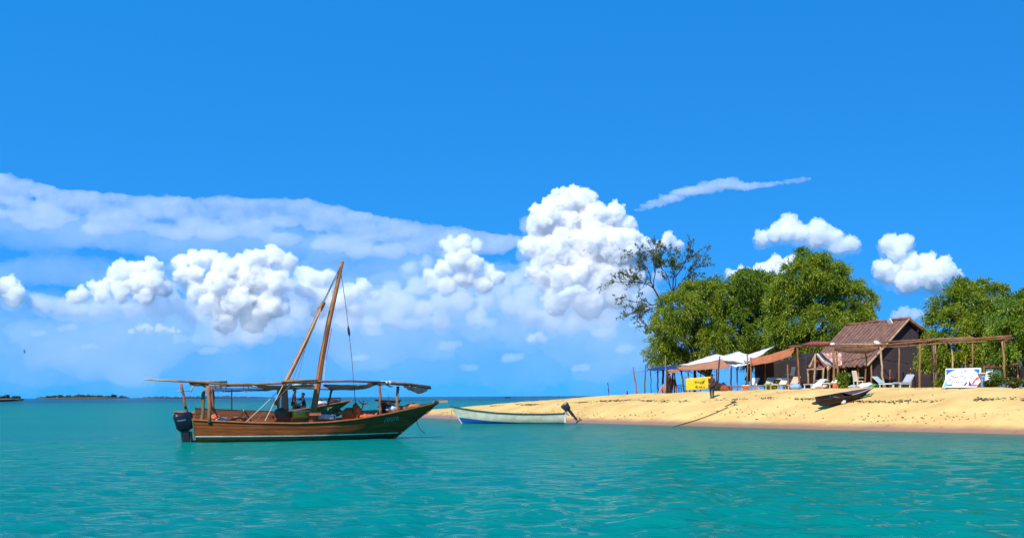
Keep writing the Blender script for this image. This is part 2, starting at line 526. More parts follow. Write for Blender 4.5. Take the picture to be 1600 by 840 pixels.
cloud('tallest cumulus tower, bright white dome rising beside the leafless tree',
      [(880, 322, 26), (910, 315, 23), (855, 350, 26), (900, 352, 34), (935, 340, 22), (960, 335, 17), (980, 352, 14), (870, 395, 36), (925, 385, 38), (968, 388, 30), (1000, 392, 20), (838, 385, 20), (895, 435, 36), (950, 430, 34), (985, 425, 22), (850, 430, 22), (920, 470, 26), (870, 470, 22), (965, 468, 18)],
      9000, 1.4, .20, 1)
cloud('small white puff of cloud peeking out above the leafless tree', [(1045, 374, 9), (1034, 384, 9), (1058, 384, 9)], 9500, 1.2, .2, 2)
cloud('long thin streak of cloud drawn out high beside the tallest tower',
      [(1000, 329, 4), (1014, 323, 6), (1030, 317, 8), (1050, 310, 10), (1072, 301, 11), (1096, 297, 11), (1118, 291, 12), (1136, 284, 9), (1150, 290, 9), (1166, 292, 8), (1184, 290, 7), (1202, 289, 6), (1220, 286, 5.5), (1238, 283, 5), (1246, 282, 4.5), (1256, 280.5, 4), (1265, 279.5, 3.2)],
      10500, 1.1, .045, 3, flat=.62, wide=2.3, levels=1, nn=(14, 6), disp=7, dscale=8)
cloud('pair of joined white puffs floating above the big tree',
      [(1192, 372, 11), (1212, 364, 13), (1236, 350, 15), (1228, 366, 12), (1252, 366, 13), (1280, 360, 15), (1300, 370, 16), (1328, 382, 13), (1274, 376, 12), (1312, 388, 10)], 9000, 1.2, .13, 4)
cloud('low white cloud half hidden behind the big tree', [(1215, 413, 13), (1238, 410, 11), (1190, 422, 12), (1160, 428, 11), (1142, 430, 8), (1225, 425, 14)], 9800, 1.3, .18, 5)
cloud('ragged white cumulus in the gap between the two groups of trees',
      [(1392, 382, 14), (1412, 379, 13), (1402, 395, 14), (1374, 420, 10), (1392, 424, 17), (1424, 412, 18), (1450, 408, 14), (1474, 422, 17), (1496, 430, 10), (1448, 432, 18), (1416, 440, 16), (1462, 446, 12)], 8800, 1.3, .14, 6)
cloud('small faint puff low between the two groups of trees', [(1400, 492, 7), (1414, 487, 8), (1430, 491, 8), (1446, 494, 6)], 9900, 1.2, .06, 16)
cloud('broad heaped cumulus with sunlit crowns just left of the mast',
      [(284, 412, 14), (305, 405, 15), (328, 404, 14), (298, 432, 18), (352, 420, 18), (378, 414, 14), (404, 408, 17), (430, 400, 16), (450, 410, 12), (400, 432, 24), (345, 446, 22), (430, 446, 22), (310, 456, 16), (372, 468, 24), (330, 478, 20), (430, 478, 22), (395, 498, 22), (350, 502, 18)], 9000, 1.4, .19, 7)
cloud('flat based white cumulus with two humps beside the broad heaped one',
      [(192, 424, 15), (214, 420, 14), (240, 416, 14), (175, 442, 14), (152, 450, 14), (128, 460, 11), (114, 464, 8), (215, 445, 18), (242, 440, 16), (190, 458, 15), (230, 462, 15), (258, 452, 12), (160, 464, 11)], 9600, 1.3, .16, 8)
cloud('small round cumulus cut by the edge of the view', [(10, 446, 15), (-12, 452, 18), (28, 456, 11), (-40, 460, 22), (20, 468, 12)], 9800, 1.4, .15, 9)
cloud('white cumulus lumps glimpsed behind the mast and its rigging',
      [(476, 428, 13), (494, 436, 14), (512, 430, 12), (478, 454, 15), (504, 460, 15), (548, 458, 13), (568, 448, 12), (584, 462, 9), (530, 474, 16), (556, 482, 14), (500, 482, 14)], 9300, 1.3, .13, 10)
cloud('middle cumulus with a bright knobbly head between mast and tallest tower',
      [(708, 386, 14), (728, 378, 12), (744, 384, 9), (716, 406, 17), (740, 412, 14), (764, 424, 12), (780, 434, 9), (694, 420, 12), (728, 436, 17), (756, 446, 14), (700, 446, 13), (672, 430, 10), (680, 444, 11)], 9300, 1.3, .18, 11)
cloud('tiny flat cloud low under the broad heaped cumulus', [(206, 517, 5), (218, 513, 6), (232, 511, 7), (250, 513, 7), (268, 516, 6), (282, 518, 4)], 9300, 1.2, .09, 12, flat=.8)
cloud('small bright puff low on the flank of the tallest tower', [(890, 455, 7), (903, 451, 6), (912, 456, 5), (880, 461, 5)], 8300, 1.1, .2, 13)
cloud('little lone puff low over the water under the tallest tower', [(830, 528, 6), (842, 524, 7), (850, 530, 5)], 9300, 1.2, .06, 14)
for i, (px, py, r) in enumerate([(60, 520, 6), (108, 512, 7), (140, 540, 6), (330, 548, 8), (610, 470, 8), (640, 505, 9), (585, 520, 7), (676, 500, 8), (700, 540, 9), (760, 505, 8), (800, 560, 8), (846, 490, 8), (940, 520, 8), (980, 545, 8), (735, 575, 7), (905, 575, 7), (560, 560, 7), (1000, 505, 7), (815, 440, 8), (655, 455, 8)]):
    q = random.Random(i)
    cloud('small soft puff of cloud low over the horizon haze', [(px + q.uniform(-1.6, 1.6) * r, py + q.uniform(-.5, .35) * r, r * q.uniform(.45, .9)) for _ in range(7)] + [(px, py, r)], 7800 + 20 * i, 1.1, .026, 60 + i, levels=1, nn=(14, 8), disp=8, dscale=7, flat=.8, wide=1.5, color=(.86, .88, .95), group='small puffs low over the horizon')
cloud('grey white broken cloud linking the cumulus heaps on both sides of the mast',
      [(262, 452, 14), (275, 474, 16), (235, 478, 14), (170, 478, 14), (146, 482, 13), (120, 482, 14), (96, 478, 14), (74, 474, 14), (54, 470, 13), (300, 492, 14), (252, 486, 14), (205, 482, 14), (462, 450, 16), (470, 482, 18), (440, 505, 15), (505, 500, 16), (540, 498, 15), (590, 470, 15), (612, 452, 14), (632, 470, 16),
       (654, 446, 14), (614, 492, 16), (662, 482, 16), (692, 472, 16), (720, 468, 16), (640, 418, 11), (668, 410, 10), (760, 468, 15), (785, 452, 13), (806, 436, 14), (800, 476, 16), (824, 462, 16), (830, 420, 14), (828, 490, 16), (690, 500, 14), (745, 495, 14), (580, 505, 14), (350, 520, 13), (395, 522, 13), (860, 500, 16), (905, 498, 16), (950, 494, 15), (985, 470, 14), (1010, 450, 13), (1030, 430, 10)],
      9900, 1.6, .036, 77, color=(.76, .80, .92))
# soft, thin cloud
rl = random.Random(3)
bank = []
def _top(px): return float(np.interp(px, [-60, 0, 60, 150, 300, 480, 560, 650, 800], [258, 268, 284, 298, 306, 308, 328, 345, 366]))
for i in range(80):
    px = -70 + 890 * i / 79
    r = rl.uniform(7, 14)
    bank.append((px, _top(px) + r * .8 + rl.uniform(0, 5), r))
for i in range(170):
    px = -70 + 860 * rl.random()
    bank.append((px, _top(px) + 20 + rl.random() ** 1.3 * 50 * min(1, (850 - px) / 300), rl.uniform(8, 17)))
cloud('long lilac cloud bank sloping down across the upper sky', bank, 15000, 2.2, .024, 21, flat=.68, wide=1.8, nn=(8, 4), levels=1, disp=10, dscale=12, name='cloud_bank', group='thin cloud banks', color=(.93, .915, .975))
veil = [(x, _top(x) + 72 + 10 * math.sin(x * .03), 46 + 6 * math.sin(x * .021)) for x in range(-80, 800, 80)] + [(x, 430 + 8 * math.sin(x * .05), 40) for x in range(-80, 830, 85)]
cloud('shaded blue grey veil hanging between the lilac bank and the cumulus heaps', veil, 17000, 3.0, .0075, 22, flat=.6, wide=1.9, nn=(14,), levels=1, disp=16, dscale=24, name='cloud_bank', group='thin cloud banks', color=(.58, .66, .86))  # the veil's shadow is put into its dark scatter colour
hz = [(x, 512 + 20 * math.sin(x * .013), 62 + 8 * math.sin(x * .02)) for x in range(-60, 1061, 70)] + [(x, 566, 46) for x in range(-90, 1120, 60)]
cloud('pale haze bank lying along the whole horizon', hz, 20000, 4.0, .0024, 26, flat=1.0, wide=1.5, nn=(14, 6), levels=1, disp=20, dscale=26, name='cloud_bank', group='thin cloud banks', color=(.74, .79, .92))  # scatter colour darkened to hold the shade of clouds overhead
def mass(label, n, x0, x1, y0, y1, D, dens, seed, r0=9, r1=22):
    q = random.Random(seed); out = [((x0 + x1) / 2, (y0 + y1) / 2, r1)]
    for i in range(n):
        b = out[q.randrange(len(out))]                       # grow from a neighbour, so the mass hangs together
        r = q.uniform(r0, r1)
        an = q.uniform(0, 6.28)
        px = min(max(b[0] + 1.9 * b[2] * math.cos(an), x0), x1); py = min(max(b[1] + .9 * b[2] * math.sin(an), y0), y1)
        out.append((px, py, r))
    cloud(label, out, D, 2.6, dens, seed, flat=.8, wide=1.3, nn=(10, 8), levels=1, disp=13, dscale=14, name='cloud_bank', group='thin cloud banks', color=(.66, .73, .90))  # grey-blue scatter colour carries the shade cast by higher clouds
mass('soft grey blue cloud mass filling the low sky behind the mast and yard', 170, 380, 760, 450, 575, 8300, .0065, 24, 12, 30)
mass('soft grey blue cloud mass spread under the tallest tower', 130, 740, 1040, 450, 580, 8200, .0065, 31, 12, 30)
mass('soft grey blue cloud mass under the heaped cumulus over open sea', 190, -80, 400, 470, 580, 8400, .0065, 27, 12, 30)
mass('denser soft cloud mass behind the head of the mast', 46, 470, 680, 420, 520, 11000, .022, 44, 9, 20)
mass('denser soft cloud mass on the lower flank of the tallest tower', 46, 800, 1000, 440, 520, 11200, .022, 51, 9, 20)
mass('denser soft cloud mass joined to the foot of the heaped cumulus', 46, 220, 470, 460, 530, 11400, .022, 45, 9, 20)

# ------------------------------------------------------------------ far islets on the horizon
islet_green = mat('far_mangrove', (.018, .045, .030), .9, (.030, .060, .030), .4)
islet_land = mat('far_shore', (.10, .09, .06), .9)
def islet(label, px0, px1, Y, hpx, n, seed, trees=True):
    rr = random.Random(seed)
    m = Y / F
    root = thing('mangrove_islet', label, 'islet', at((px0 + px1) / 2, hor(800), Y) - Vector((0, 0, EYE)), group='far islets')
    cx = (px0 + px1) / 2
    w = (px1 - px0) * m
    MB().blob((0, 0, -.1), (w / 2, w * .12 + 4, .9), seed, 3, .15).build('shoreline', islet_land, root, True)
    mb = MB()
    for i in range(n):
        f = (i + rr.random()) / n
        x = (f - .5) * w * .96
        edge = min(1, 4 * min(f, 1 - f) + .25)
        h = hpx * m * edge * rr.uniform(.45, 1.0)
        for k in range(5):
            mb.blob((x + rr.uniform(-1, 1) * h * .8, rr.uniform(-2, 2), h * rr.uniform(.3, .75)), (h * rr.uniform(.3, .7), h * .6, h * rr.uniform(.22, .4)), rr.random() * 50, 1, .5, 2.5)
    o = mb.build('foliage', islet_green, root); o['kind'] = 'stuff'
islet('small dark mangrove islet on the horizon, bushes close together', -25, 36, 760, 8, 14, 1)
islet('long low mangrove islet with bushy tops far out', 55, 205, 1500, 6, 40, 2)
islet('very low thin islet trailing off behind the moored dhow', 205, 420, 1900, 3.2, 60, 3)
islet('flat far shore, a thin dark line beyond the sand spit', 760, 960, 2100, 2.6, 60, 4)

# ================================================================== BOATS
class Hull:
    """a wooden or moulded hull: x forward, y to port, z up, water at z = 0"""
    def __init__(s, xs, xb, rake, zk, B, sheer, plan, lev, srake=.15):
        s.xs, s.xb, s.rake, s.zk, s.B, s.sheer, s.plan, s.lev, s.srake = xs, xb, rake, zk, B, sheer, plan, lev, srake
    def sh(s, u): return float(np.interp(u, *s.sheer))
    def pt(s, u, v, side=-1, off=0.0):
        z = s.zk + (s.sh(u) - s.zk) * v
        xa = s.xs - s.srake * z
        xe = s.xb + s.rake * z * (1.0 if z > 0 else .8)
        hb = s.B * float(np.interp(u, *s.plan)) * float(np.interp(v, *s.lev))
        hb = max(hb + off, .004)
        return Vector((xa + (xe - xa) * u, side * hb, z))
    def ptz(s, u, z, side=-1, off=0.0):
        return s.pt(u, (z - s.zk) / (s.sh(u) - s.zk), side, off)
    def outer(s, nu=40, nv=14):
        mb = MB()
        us = [i / nu for i in range(nu + 1)]; vs = [j / nv for j in range(nv + 1)]
        for side in (-1, 1):
            P = [s.pt(u, v, side) for u in us for v in vs]
            W = nv + 1
            fs = []
            for i in range(nu):
                for j in range(nv):
                    q = (i * W + j, (i + 1) * W + j, (i + 1) * W + j + 1, i * W + j + 1)
                    fs.append(q if side < 0 else q[::-1])
            mb.add(P, fs)
        P = [s.pt(0, v, sd) for v in vs for sd in (-1, 1)]
        mb.add(P, [(2 * j, 2 * j + 2, 2 * j + 3, 2 * j + 1) for j in range(nv)])
        return mb
    def inner(s, zf, off=-.06, nu=34, nv=6, u1=.96):
        mb = MB()
        for side in (-1, 1):
            P = []
            for i in range(nu + 1):
                u = .012 + (u1 - .012) * i / nu
                v0 = (zf - s.zk) / (s.sh(u) - s.zk)
                for j in range(nv + 1):
                    P.append(s.pt(u, v0 + (1 - v0) * j / nv, side, off))
            W = nv + 1
            mb.add(P, [(i * W + j, i * W + j + 1, (i + 1) * W + j + 1, (i + 1) * W + j) for i in range(nu) for j in range(nv)])
        return mb
    def floor(s, zf, off=-.06, nu=24, u1=.93):
        P = [s.ptz(.014 + (u1 - .014) * i / nu, zf, sd, off) for i in range(nu + 1) for sd in (-1, 1)]
        return MB().add(P, [(2 * i, 2 * i + 2, 2 * i + 3, 2 * i + 1) for i in range(nu)])
    def rail(s, side, w=.10, h=.05, nu=40, dz=0.0, u0=0.0, u1=1.0):
        P = []
        for i in range(nu + 1):
            u = u0 + (u1 - u0) * i / nu
            p = s.pt(u, 1, side)
            hw = min(w / 2, abs(p.y) * .9 + .01)
            for dy, z_ in ((-hw, -h / 2), (hw, -h / 2), (hw, h / 2), (-hw, h / 2)):
                P.append((p.x, p.y + dy, p.z + z_ + dz))
        fs = [(4 * i + k, 4 * i + (k + 1) % 4, 4 * i + 4 + (k + 1) % 4, 4 * i + 4 + k) for i in range(nu) for k in range(4)]
        fs += [(3, 2, 1, 0), (4 * nu, 4 * nu + 1, 4 * nu + 2, 4 * nu + 3)]
        return MB().add(P, fs)
    def strip(s, zf0, zf1, side, off=.006, nu=40, u0=0.0, u1=1.0):
        """a painted band: zf0, zf1 give its lower and upper height at u"""
        P = []; nv = max(2, int((zf1(.5) - zf0(.5)) / .04))
        for i in range(nu + 1):
            u = u0 + (u1 - u0) * i / nu
            for j in range(nv + 1):
                P.append(s.ptz(u, zf0(u) + (zf1(u) - zf0(u)) * j / nv, side, off))
        W = nv + 1
        f = [(i * W + j, (i + 1) * W + j, (i + 1) * W + j + 1, i * W + j + 1) for i in range(nu) for j in range(nv)]
        return MB().add(P, f if side < 0 else [q[::-1] for q in f])

def outboard(parent, M, cowl_mat, scale=1.0):
    """outboard motor at the transform M (x forward, z up, origin at the top of the transom)"""
    k = scale
    def put(mb, name, m, par, sm=False, bevel=0.0):
        mb.v = [tuple(M @ (Vector(p) * k)) for p in mb.v]
        return mb.build(name, m, par, sm, bevel=bevel)
    mb = MB()
    rings = []
    prof = [(-.06, .15, .11), (.0, .20, .145), (.16, .22, .15), (.30, .25, .145), (.38, .23, .13), (.41, .17, .09)]
    for z, a, b in prof:
        rings.append([(-.22 + a * math.copysign(abs(math.cos(q)) ** .45, math.cos(q)), b * math.copysign(abs(math.sin(q)) ** .45, math.sin(q)), z + .08) for q in [2 * math.pi * i / 16 for i in range(16)]])
    vs = [p for r in rings for p in r]
    fs = [(i * 16 + j, i * 16 + (j + 1) % 16, i * 16 + 16 + (j + 1) % 16, i * 16 + 16 + j) for i in range(len(prof) - 1) for j in range(16)]
    fs += [tuple(reversed(range(16))), tuple(range(16 * (len(prof) - 1), 16 * len(prof)))]
    mb.add(vs, fs)
    root = put(mb, 'outboard_motor', cowl_mat, parent, True)
    put(MB().box((-.24, 0, -.18), (.18, .15, .50)).box((-.25, 0, -.55), (.13, .08, .42)), 'leg', motor_black, root, bevel=.012)
    put(MB().box((-.30, 0, -.62), (.36, .17, .02)), 'cavitation_plate', motor_black, root)
    put(MB().tube([(-.10, 0, -.84), (-.2, 0, -.84), (-.38, 0, -.84), (-.46, 0, -.84)], [.02, .05, .05, .02], 10), 'gearcase', motor_black, root, True)
    pr = MB()
    for a in (0, 2.09, 4.19):
        d = Vector((0, math.cos(a), math.sin(a))); e = Vector((.05, -math.sin(a) * .07, math.cos(a) * .07))
        c = Vector((-.45, 0, -.84))
        pr.add([c - e * .3, c + e * .3, c + d * .13 + e * .9, c + d * .13 - e * .9, ], [(0, 1, 2, 3)])
    put(pr, 'propeller', motor_grey, root)
    put(MB().box((-.03, .09, -.10), (.07, .05, .32)).box((-.03, -.09, -.10), (.07, .05, .32)).box((-.07, 0, .01), (.10, .22, .06)), 'clamp_bracket', motor_grey, root)
    put(MB().tube([(-.05, 0, .06), (.25, 0, .10), (.55, 0, .13)], [.025, .02, .024], 8), 'tiller', motor_black, root)
    put(MB().box((-.30, -.150, .30), (.22, .012, .035)), 'cowling_stripe', motor_grey, root)
    return root

# ------------------------------------------------------------------ main dhow
PSI = R(25)
DST = Vector((-13.05, 58.0, 0))                       # stern at the waterline
DO = DST + Vector((math.cos(PSI), math.sin(PSI), 0)) * 4.35
dhow = thing('wooden_dhow', 'long brown wooden dhow with bare mast, pole awning frame and dark outboard', 'boat', DO, PSI)
DM = Matrix.Translation(DO) @ Matrix.Rotation(PSI, 4, 'Z'); DI = DM.inverted()
plan_u = [0, .12, .28, .45, .6, .74, .86, .94, 1]
H = Hull(-4.35, 4.35, 1.32, -.50, 1.30,
         ([0, .1, .25, .42, .55, .68, .8, .9, 1], [.92, .86, .78, .74, .77, .88, 1.08, 1.30, 1.54]),
         (plan_u, [.62, .80, .95, 1.0, .98, .82, .55, .28, .03]),
         ([0, .12, .28, .45, .65, .85, 1], [.06, .40, .72, .88, .96, .99, 1.0]))
H.outer(48, 16).build('hull', hull_wood, dhow, True)
for sd in (-1, 1):
    H.strip(lambda u: -.35, lambda u: .19 + .06 * (u > .0) * abs(u - .45), sd, .014, 48, .0, .985).build('bottom_paint', bottom_paint, dhow, True)
    H.strip(lambda u: .193 + .06 * abs(u - .45), lambda u: .235 + .06 * abs(u - .45), sd, .018, 48, .0, .985).build('waterline_stripe', white_paint, dhow, True)
    H.rail(sd, .11, .055).build('gunwale', rail_wood, dhow)
    # raised planks and seams along the side
    for z0 in (.47, .60):
        H.strip(lambda u: z0 + (H.sh(u) - .74) * .6, lambda u: z0 + .012 + (H.sh(u) - .74) * .6, sd, .006, 40, .0, .97).build('plank_seam', wood_dark, dhow)
H.inner(.16).build('inner_planking', hull_in, dhow, True)
H.floor(.17).build('floor_boards', hull_in, dhow)
# transom cap, stem post, stern post
MB().box((-4.48, 0, .93), (.10, 1.66, .07)).build('transom_cap', rail_wood, dhow)
MB().tube([H.pt(1, v, 1) + Vector((.03, 0, 0)) for v in (0, .25, .5, .75, 1.0)] + [H.pt(1, 1, 1) + Vector((.28, 0, .11))], [.05, .055, .06, .065, .075, .06], 8).build('stem_post', hull_wood, dhow)
MB().box((-4.47, 0, .30), (.06, .10, 1.4)).build('stern_post', mat('green_paint', (.05, .16, .05), .5), dhow)
green_p = MATS['green_paint']
for sd in (-1, 1):
    MB().tube([H.pt(0, v, sd) + Vector((-.02, 0, 0)) for v in (.3, .5, .75, 1.0)], .03, 6).build('transom_edge', green_p, dhow)
# frames (ribs) and thwarts
for i in range(9):
    u = .08 + i * .095
    for sd in (-1, 1):
        MB().tube([H.ptz(u, z, sd, -.085) for z in (.2, .4, .6)] + [H.pt(u, .99, sd, -.085)], .032, 5).build('rib', hull_in, dhow)
for u in (.1, .22, .36, .50, .63, .76, .86):
    p = H.ptz(u, .52 + max(0, H.sh(u) - .8) * .8, 1, -.06)
    MB().box((p.x, 0, p.z), (.24, 2 * p.y, .045)).build('thwart', hull_in if u < .7 else rail_wood, dhow)
# far wash board: an extra strake along the far quarter
P = []
for i in range(21):
    u = .045 + .40 * i / 20
    p = H.pt(u, 1, 1)
    h = .46 if u < .38 else .46 * (1 - (u - .38) / .065 * .6)
    for dy, dz in ((-.025, .02), (.025, .02), (.025, h), (-.025, h)):
        P.append((p.x, p.y + dy, p.z + dz))
MB().add(P, [(4 * i + k, 4 * i + (k + 1) % 4, 4 * i + 4 + (k + 1) % 4, 4 * i + 4 + k) for i in range(20) for k in range(4)] + [(3, 2, 1, 0), (80, 81, 82, 83)]).build('wash_board', hull_in, dhow)
P2 = [Vector(P[4 * i + 3]) for i in range(21)]
MB().tube([p + Vector((0, .02, .01)) for p in P2], .028, 6).build('wash_board_cap', wood_dark, dhow)
# foredeck
Pf = []
for i in range(9):
    u = .84 + .15 * i / 8
    for sd in (-1, 1): Pf.append(H.pt(u, .95, sd, -.03))
MB().add(Pf, [(2 * i, 2 * i + 2, 2 * i + 3, 2 * i + 1) for i in range(8)]).build('foredeck', rail_wood, dhow)

def dl(px, py, y=0.0):
    """photo pixel to the dhow's own frame, on the plane y (0 = centreline, negative = near side)"""
    a = DI @ Vector((0, 0, EYE)); b = DI @ at(px, py, 60.0)
    d = b - a
    t = (y - a.y) / d.y
    return a + d * t

# mast: curved, raked forward
mast_px = [(486, 664), (490, 640), (496, 606), (500, 580), (504, 555), (508, 535), (515, 500), (522, 470), (529, 440), (533, 420), (536, 408)]
mp3 = [dl(x, y, 0) for x, y in mast_px]
MB().tube(mp3, [.135, .135, .13, .125, .12, .118, .105, .095, .085, .08, .07], 10, .04).build('mast', mast_wood, dhow, True)
MB().box(mp3[1] + Vector((0, 0, -.15)), (.5, .5, .16)).build('mast_step', rail_wood, dhow)
# lowered yard leaning on the mast
yard = [dl(x, y, -.28) for x, y in [(430, 632), (441, 606), (456, 578), (472, 545), (488, 512), (498, 488), (504, 474)]]
MB().tube(yard, [.085, .095, .095, .09, .08, .07, .05], 9, .05).build('yard', mast_wood, dhow, True)
MB().tube([dl(x, y, -.22) for x, y in [(500, 484), (507, 472)]], [.11, .09], 8).build('yard_lashing', rope_m, dhow)
def line(pts, r=.012, m=rope_m, name='rope'):
    return MB().tube(pts, r, 5).build(name, m, dhow)
line([dl(503, 477, -.2), dl(515, 452, -.1), dl(533, 416, -.06)], .022, rope_m, 'halyard')
line([dl(504, 480, -.2), dl(517, 451, -.1), dl(534, 420, -.06)], .015, rope_m, 'halyard')
line([dl(502, 482, -.35), dl(470, 548, -.7), dl(440, 606, -1.0), dl(414, 657, -1.2)], .018, rope_pale, 'sheet_rope')
line([dl(501, 486, -.45), dl(474, 552, -.8), dl(455, 600, -1.0), dl(398, 659, -1.2)], .014, rope_m, 'sheet_rope')
line([dl(440, 606, -.4), dl(415, 630, -.8), dl(385, 658, -1.22)], .016, rope_pale, 'sheet_rope')
line([dl(478, 540, -.3), dl(470, 575, -.3), dl(464, 596, -.4)], .010, rope_m, 'sheet_rope')
line([dl(534, 428, 0), dl(540, 470, 0), dl(545, 512, 0)], .015, rope_m, 'fore_stay')
line([dl(546, 522, 0), dl(550, 560, 0), dl(553, 600, 0), dl(557, 650, 0)], .016, rope_m, 'fore_stay')
MB().tube([dl(544.6, 508, 0), dl(545, 514, 0), dl(546, 521, 0), dl(546.5, 525, 0)], [.02, .055, .055, .02], 8).build('pulley_block', wood_dark, dhow)
line([dl(519, 512, -.08), dl(514, 540, -.12), dl(509, 565, -.2), dl(505, 600, -.2)], .016, mat('red_rope', (.35, .05, .04), .8), 'mast_rope')
line([dl(509, 562, -.2), dl(507, 580, -.22), dl(505.5, 600, -.2)], .02, rope_pale, 'mast_rope')
line([dl(330, 605, .9), dl(318, 615, .9), dl(310, 640, .9)], .012, rope_m, 'rope')

# awning frame: posts and poles
def post(px0, py0, px1, py1, y, r=.055, m=wood_pole, name='awning_post'):
    return MB().tube(wobble(dl(px0, py0, y), dl(px1, py1, y), 6, .03, px0), [r * 1.08, r, r * .96, r * 1.02, r * .95, r], 8).build(name, m, dhow, True)
post(283, 599, 293, 650, -.2, .06, wood_red)
post(325, 602, 327, 660, -.95, .085, wood_pole)
post(318, 609, 316, 664, -.55, .075, mat('olive_pole', (.20, .17, .05), .7, (.12, .10, .03), 3, .3, 10))
post(594, 601, 594, 648, -.85, .06, wood_red)
post(622, 603, 621, 646, -.62, .065, wood_pole)
post(519, 607, 511, 640, 1.05, .05, wood_red)
post(331, 604, 333, 640, 1.0, .05, wood_red)
def pole(pts, y0, y1, r0=.045, r1=.035, m=wood_pole):
    n = len(pts)
    p3 = [dl(px, py, y0 + (y1 - y0) * i / (n - 1)) for i, (px, py) in enumerate(pts)]
    return MB().tube(p3, [r0 + (r1 - r0) * i / (n - 1) for i in range(n)], 7, .05).build('awning_pole', m, dhow, True)
pole([(226, 592), (265, 594.5), (310, 596), (355, 596)], -.9, -1.0, .035, .05, wood_pale)
pole([(268, 594.5), (300, 596), (350, 600), (400, 600), (440, 598), (500, 597)], -1.0, -1.0, .045, .05, wood_pole)
pole([(450, 594), (500, 595.5), (550, 595), (602, 597)], -1.0, -.95, .05, .045, wood_red)
pole([(440, 596), (470, 594.5), (496, 594)], -1.05, -1.0, .04, .045, wood_pole)
pole([(575, 600), (610, 599), (640, 601), (673, 606)], -.9, -.5, .05, .055, wood_red)
pole([(605, 597), (640, 599), (672, 604)], -.95, -.45, .045, .05, wood_pole)
pole([(425, 604), (470, 606), (520, 608), (557, 607), (576, 600)], 1.0, 1.0, .04, .035, wood_red)
pole([(297, 600), (335, 603), (380, 602), (430, 605)], 1.0, 1.0, .04, .04, wood_pole)
pole([(276, 610.5), (300, 610)], -.3, -.1, .018, .018, wood_pale)
pole([(298, 612), (304, 600)], -.4, -.4, .035, .03, wood_pale)
for px, py in ((302, 598), (350, 600), (398, 601), (452, 601), (505, 602), (560, 602), (605, 601), (640, 603)):
    a = dl(px, py, -1.0 if px < 600 else -.75); b = dl(px + 8, py + 2.5, .95 if px < 600 else .6)
    MB().tube(wobble(a, b, 5, .03, px), [.035, .032, .034, .03, .03], 6).build('cross_pole', wood_pole, dhow, True)
# furled awning cloth hanging between the poles
def furl(pts, y0, y1, r, m, seed):
    rr = random.Random(seed); n = len(pts); p3 = []; rad = []
    for i in range(n * 3 - 2):
        f = i / (n * 3 - 3); k = f * (n - 1); j = min(int(k), n - 2); g = k - j
        px = pts[j][0] * (1 - g) + pts[j + 1][0] * g; py = pts[j][1] * (1 - g) + pts[j + 1][1] * g
        p3.append(dl(px, py, y0 + (y1 - y0) * f) + Vector((0, 0, rr.uniform(-.02, .02))))
        rad.append(r * (.3 if i in (0, n * 3 - 3) else rr.uniform(.7, 1.2)))
    return MB().tube(p3, rad, 9, .18).build('furled_awning', m, dhow, True)
furl([(296, 598), (310, 600), (326, 601)], -.9, -.9, .09, cloth_orange, 1)
furl([(395, 603), (430, 605), (465, 604), (490, 600)], .4, .2, .10, cloth_grey, 2)
furl([(455, 602), (475, 604), (492, 603)], -.4, -.2, .09, cloth_white, 3)
furl([(506, 602), (530, 606), (560, 606), (585, 602)], .3, .5, .08, cloth_grey, 4)
furl([(590, 598), (606, 598), (612, 597)], -.9, -.9, .07, cloth_white, 5)
cloth_awn = mat('tan_awning', (.52, .38, .24), .9, (.36, .24, .15), 3.0, .4, 8, translucent=.2)
# loose awning sheet: sagging strips
def sheet(name, c, nx, ny, sag, m, parent=None, wr=.03, seed=0, thick=.012, inv=None):
    """c = four corners in order; a cloth between them that hangs in the middle"""
    rr = random.Random(seed); ph = [rr.uniform(0, 6.28) for _ in range(6)]
    P = []
    for i in range(nx + 1):
        for j in range(ny + 1):
            u, v = i / nx, j / ny
            p = (c[0] * (1 - u) + c[1] * u) * (1 - v) + (c[3] * (1 - u) + c[2] * u) * v
            z = -sag * (4 * u * (1 - u) * (.35 + .65 * 4 * v * (1 - v)) * .8 + .2 * 4 * v * (1 - v))
            z += wr * (math.sin(9 * u + 5 * v + ph[0]) + .7 * math.sin(17 * u - 7 * v + ph[1]) + .5 * math.sin(31 * u + 3 * v + ph[2])) * (.3 + .7 * 4 * v * (1 - v))
            P.append(p + Vector((0, 0, z)))
    W = ny + 1
    mb = MB().add(P, [(i * W + j, (i + 1) * W + j, (i + 1) * W + j + 1, i * W + j + 1) for i in range(nx) for j in range(ny)])
    o = mb.build(name, m, parent, True)
    so = o.modifiers.new('thickness', 'SOLIDIFY'); so.thickness = thick
    return o
sheet('awning_sheet', [dl(400, 601, -.9), dl(490, 600, -.9), dl(490, 606, .9), dl(405, 604, .9)], 18, 8, .07, cloth_awn, dhow, .02, 1)
sheet('awning_sheet', [dl(505, 600, -.9), dl(590, 600, -.9), dl(575, 602, .9), dl(520, 606, .9)], 18, 8, .07, cloth_awn, dhow, .02, 2)
sheet('awning_sheet', [dl(628, 600, -.7), dl(670, 606, -.5), dl(660, 614, .3), dl(634, 603, .6)], 14, 8, .16, cloth_grey, dhow, .03, 3)
# loops of rope hanging off the frame
for px, y in ((336, -.9), (345, -.9), (380, -.9), (640, -.5), (656, -.4)):
    a = dl(px, 601, y); b = dl(px + 9, 602, y)
    line(sagline(a, b, .28 if px < 400 else .2), .014, rope_m, 'rope')
# anchor rope and fender at the bow
line([dl(677, 636, -.05), dl(668, 645, -.08), dl(650, 651, -.15)], .018, wood_dark, 'anchor_rope')
line([dl(650, 652, -.2), dl(652, 662, -.2), dl(657, 671, -.25), dl(664, 677, -.3)], .016, wood_dark, 'anchor_rope')
MB().blob(dl(647, 650, -.16), (.07, .07, .10), 4, 2, .15).build('fender', motor_black, dhow, True)
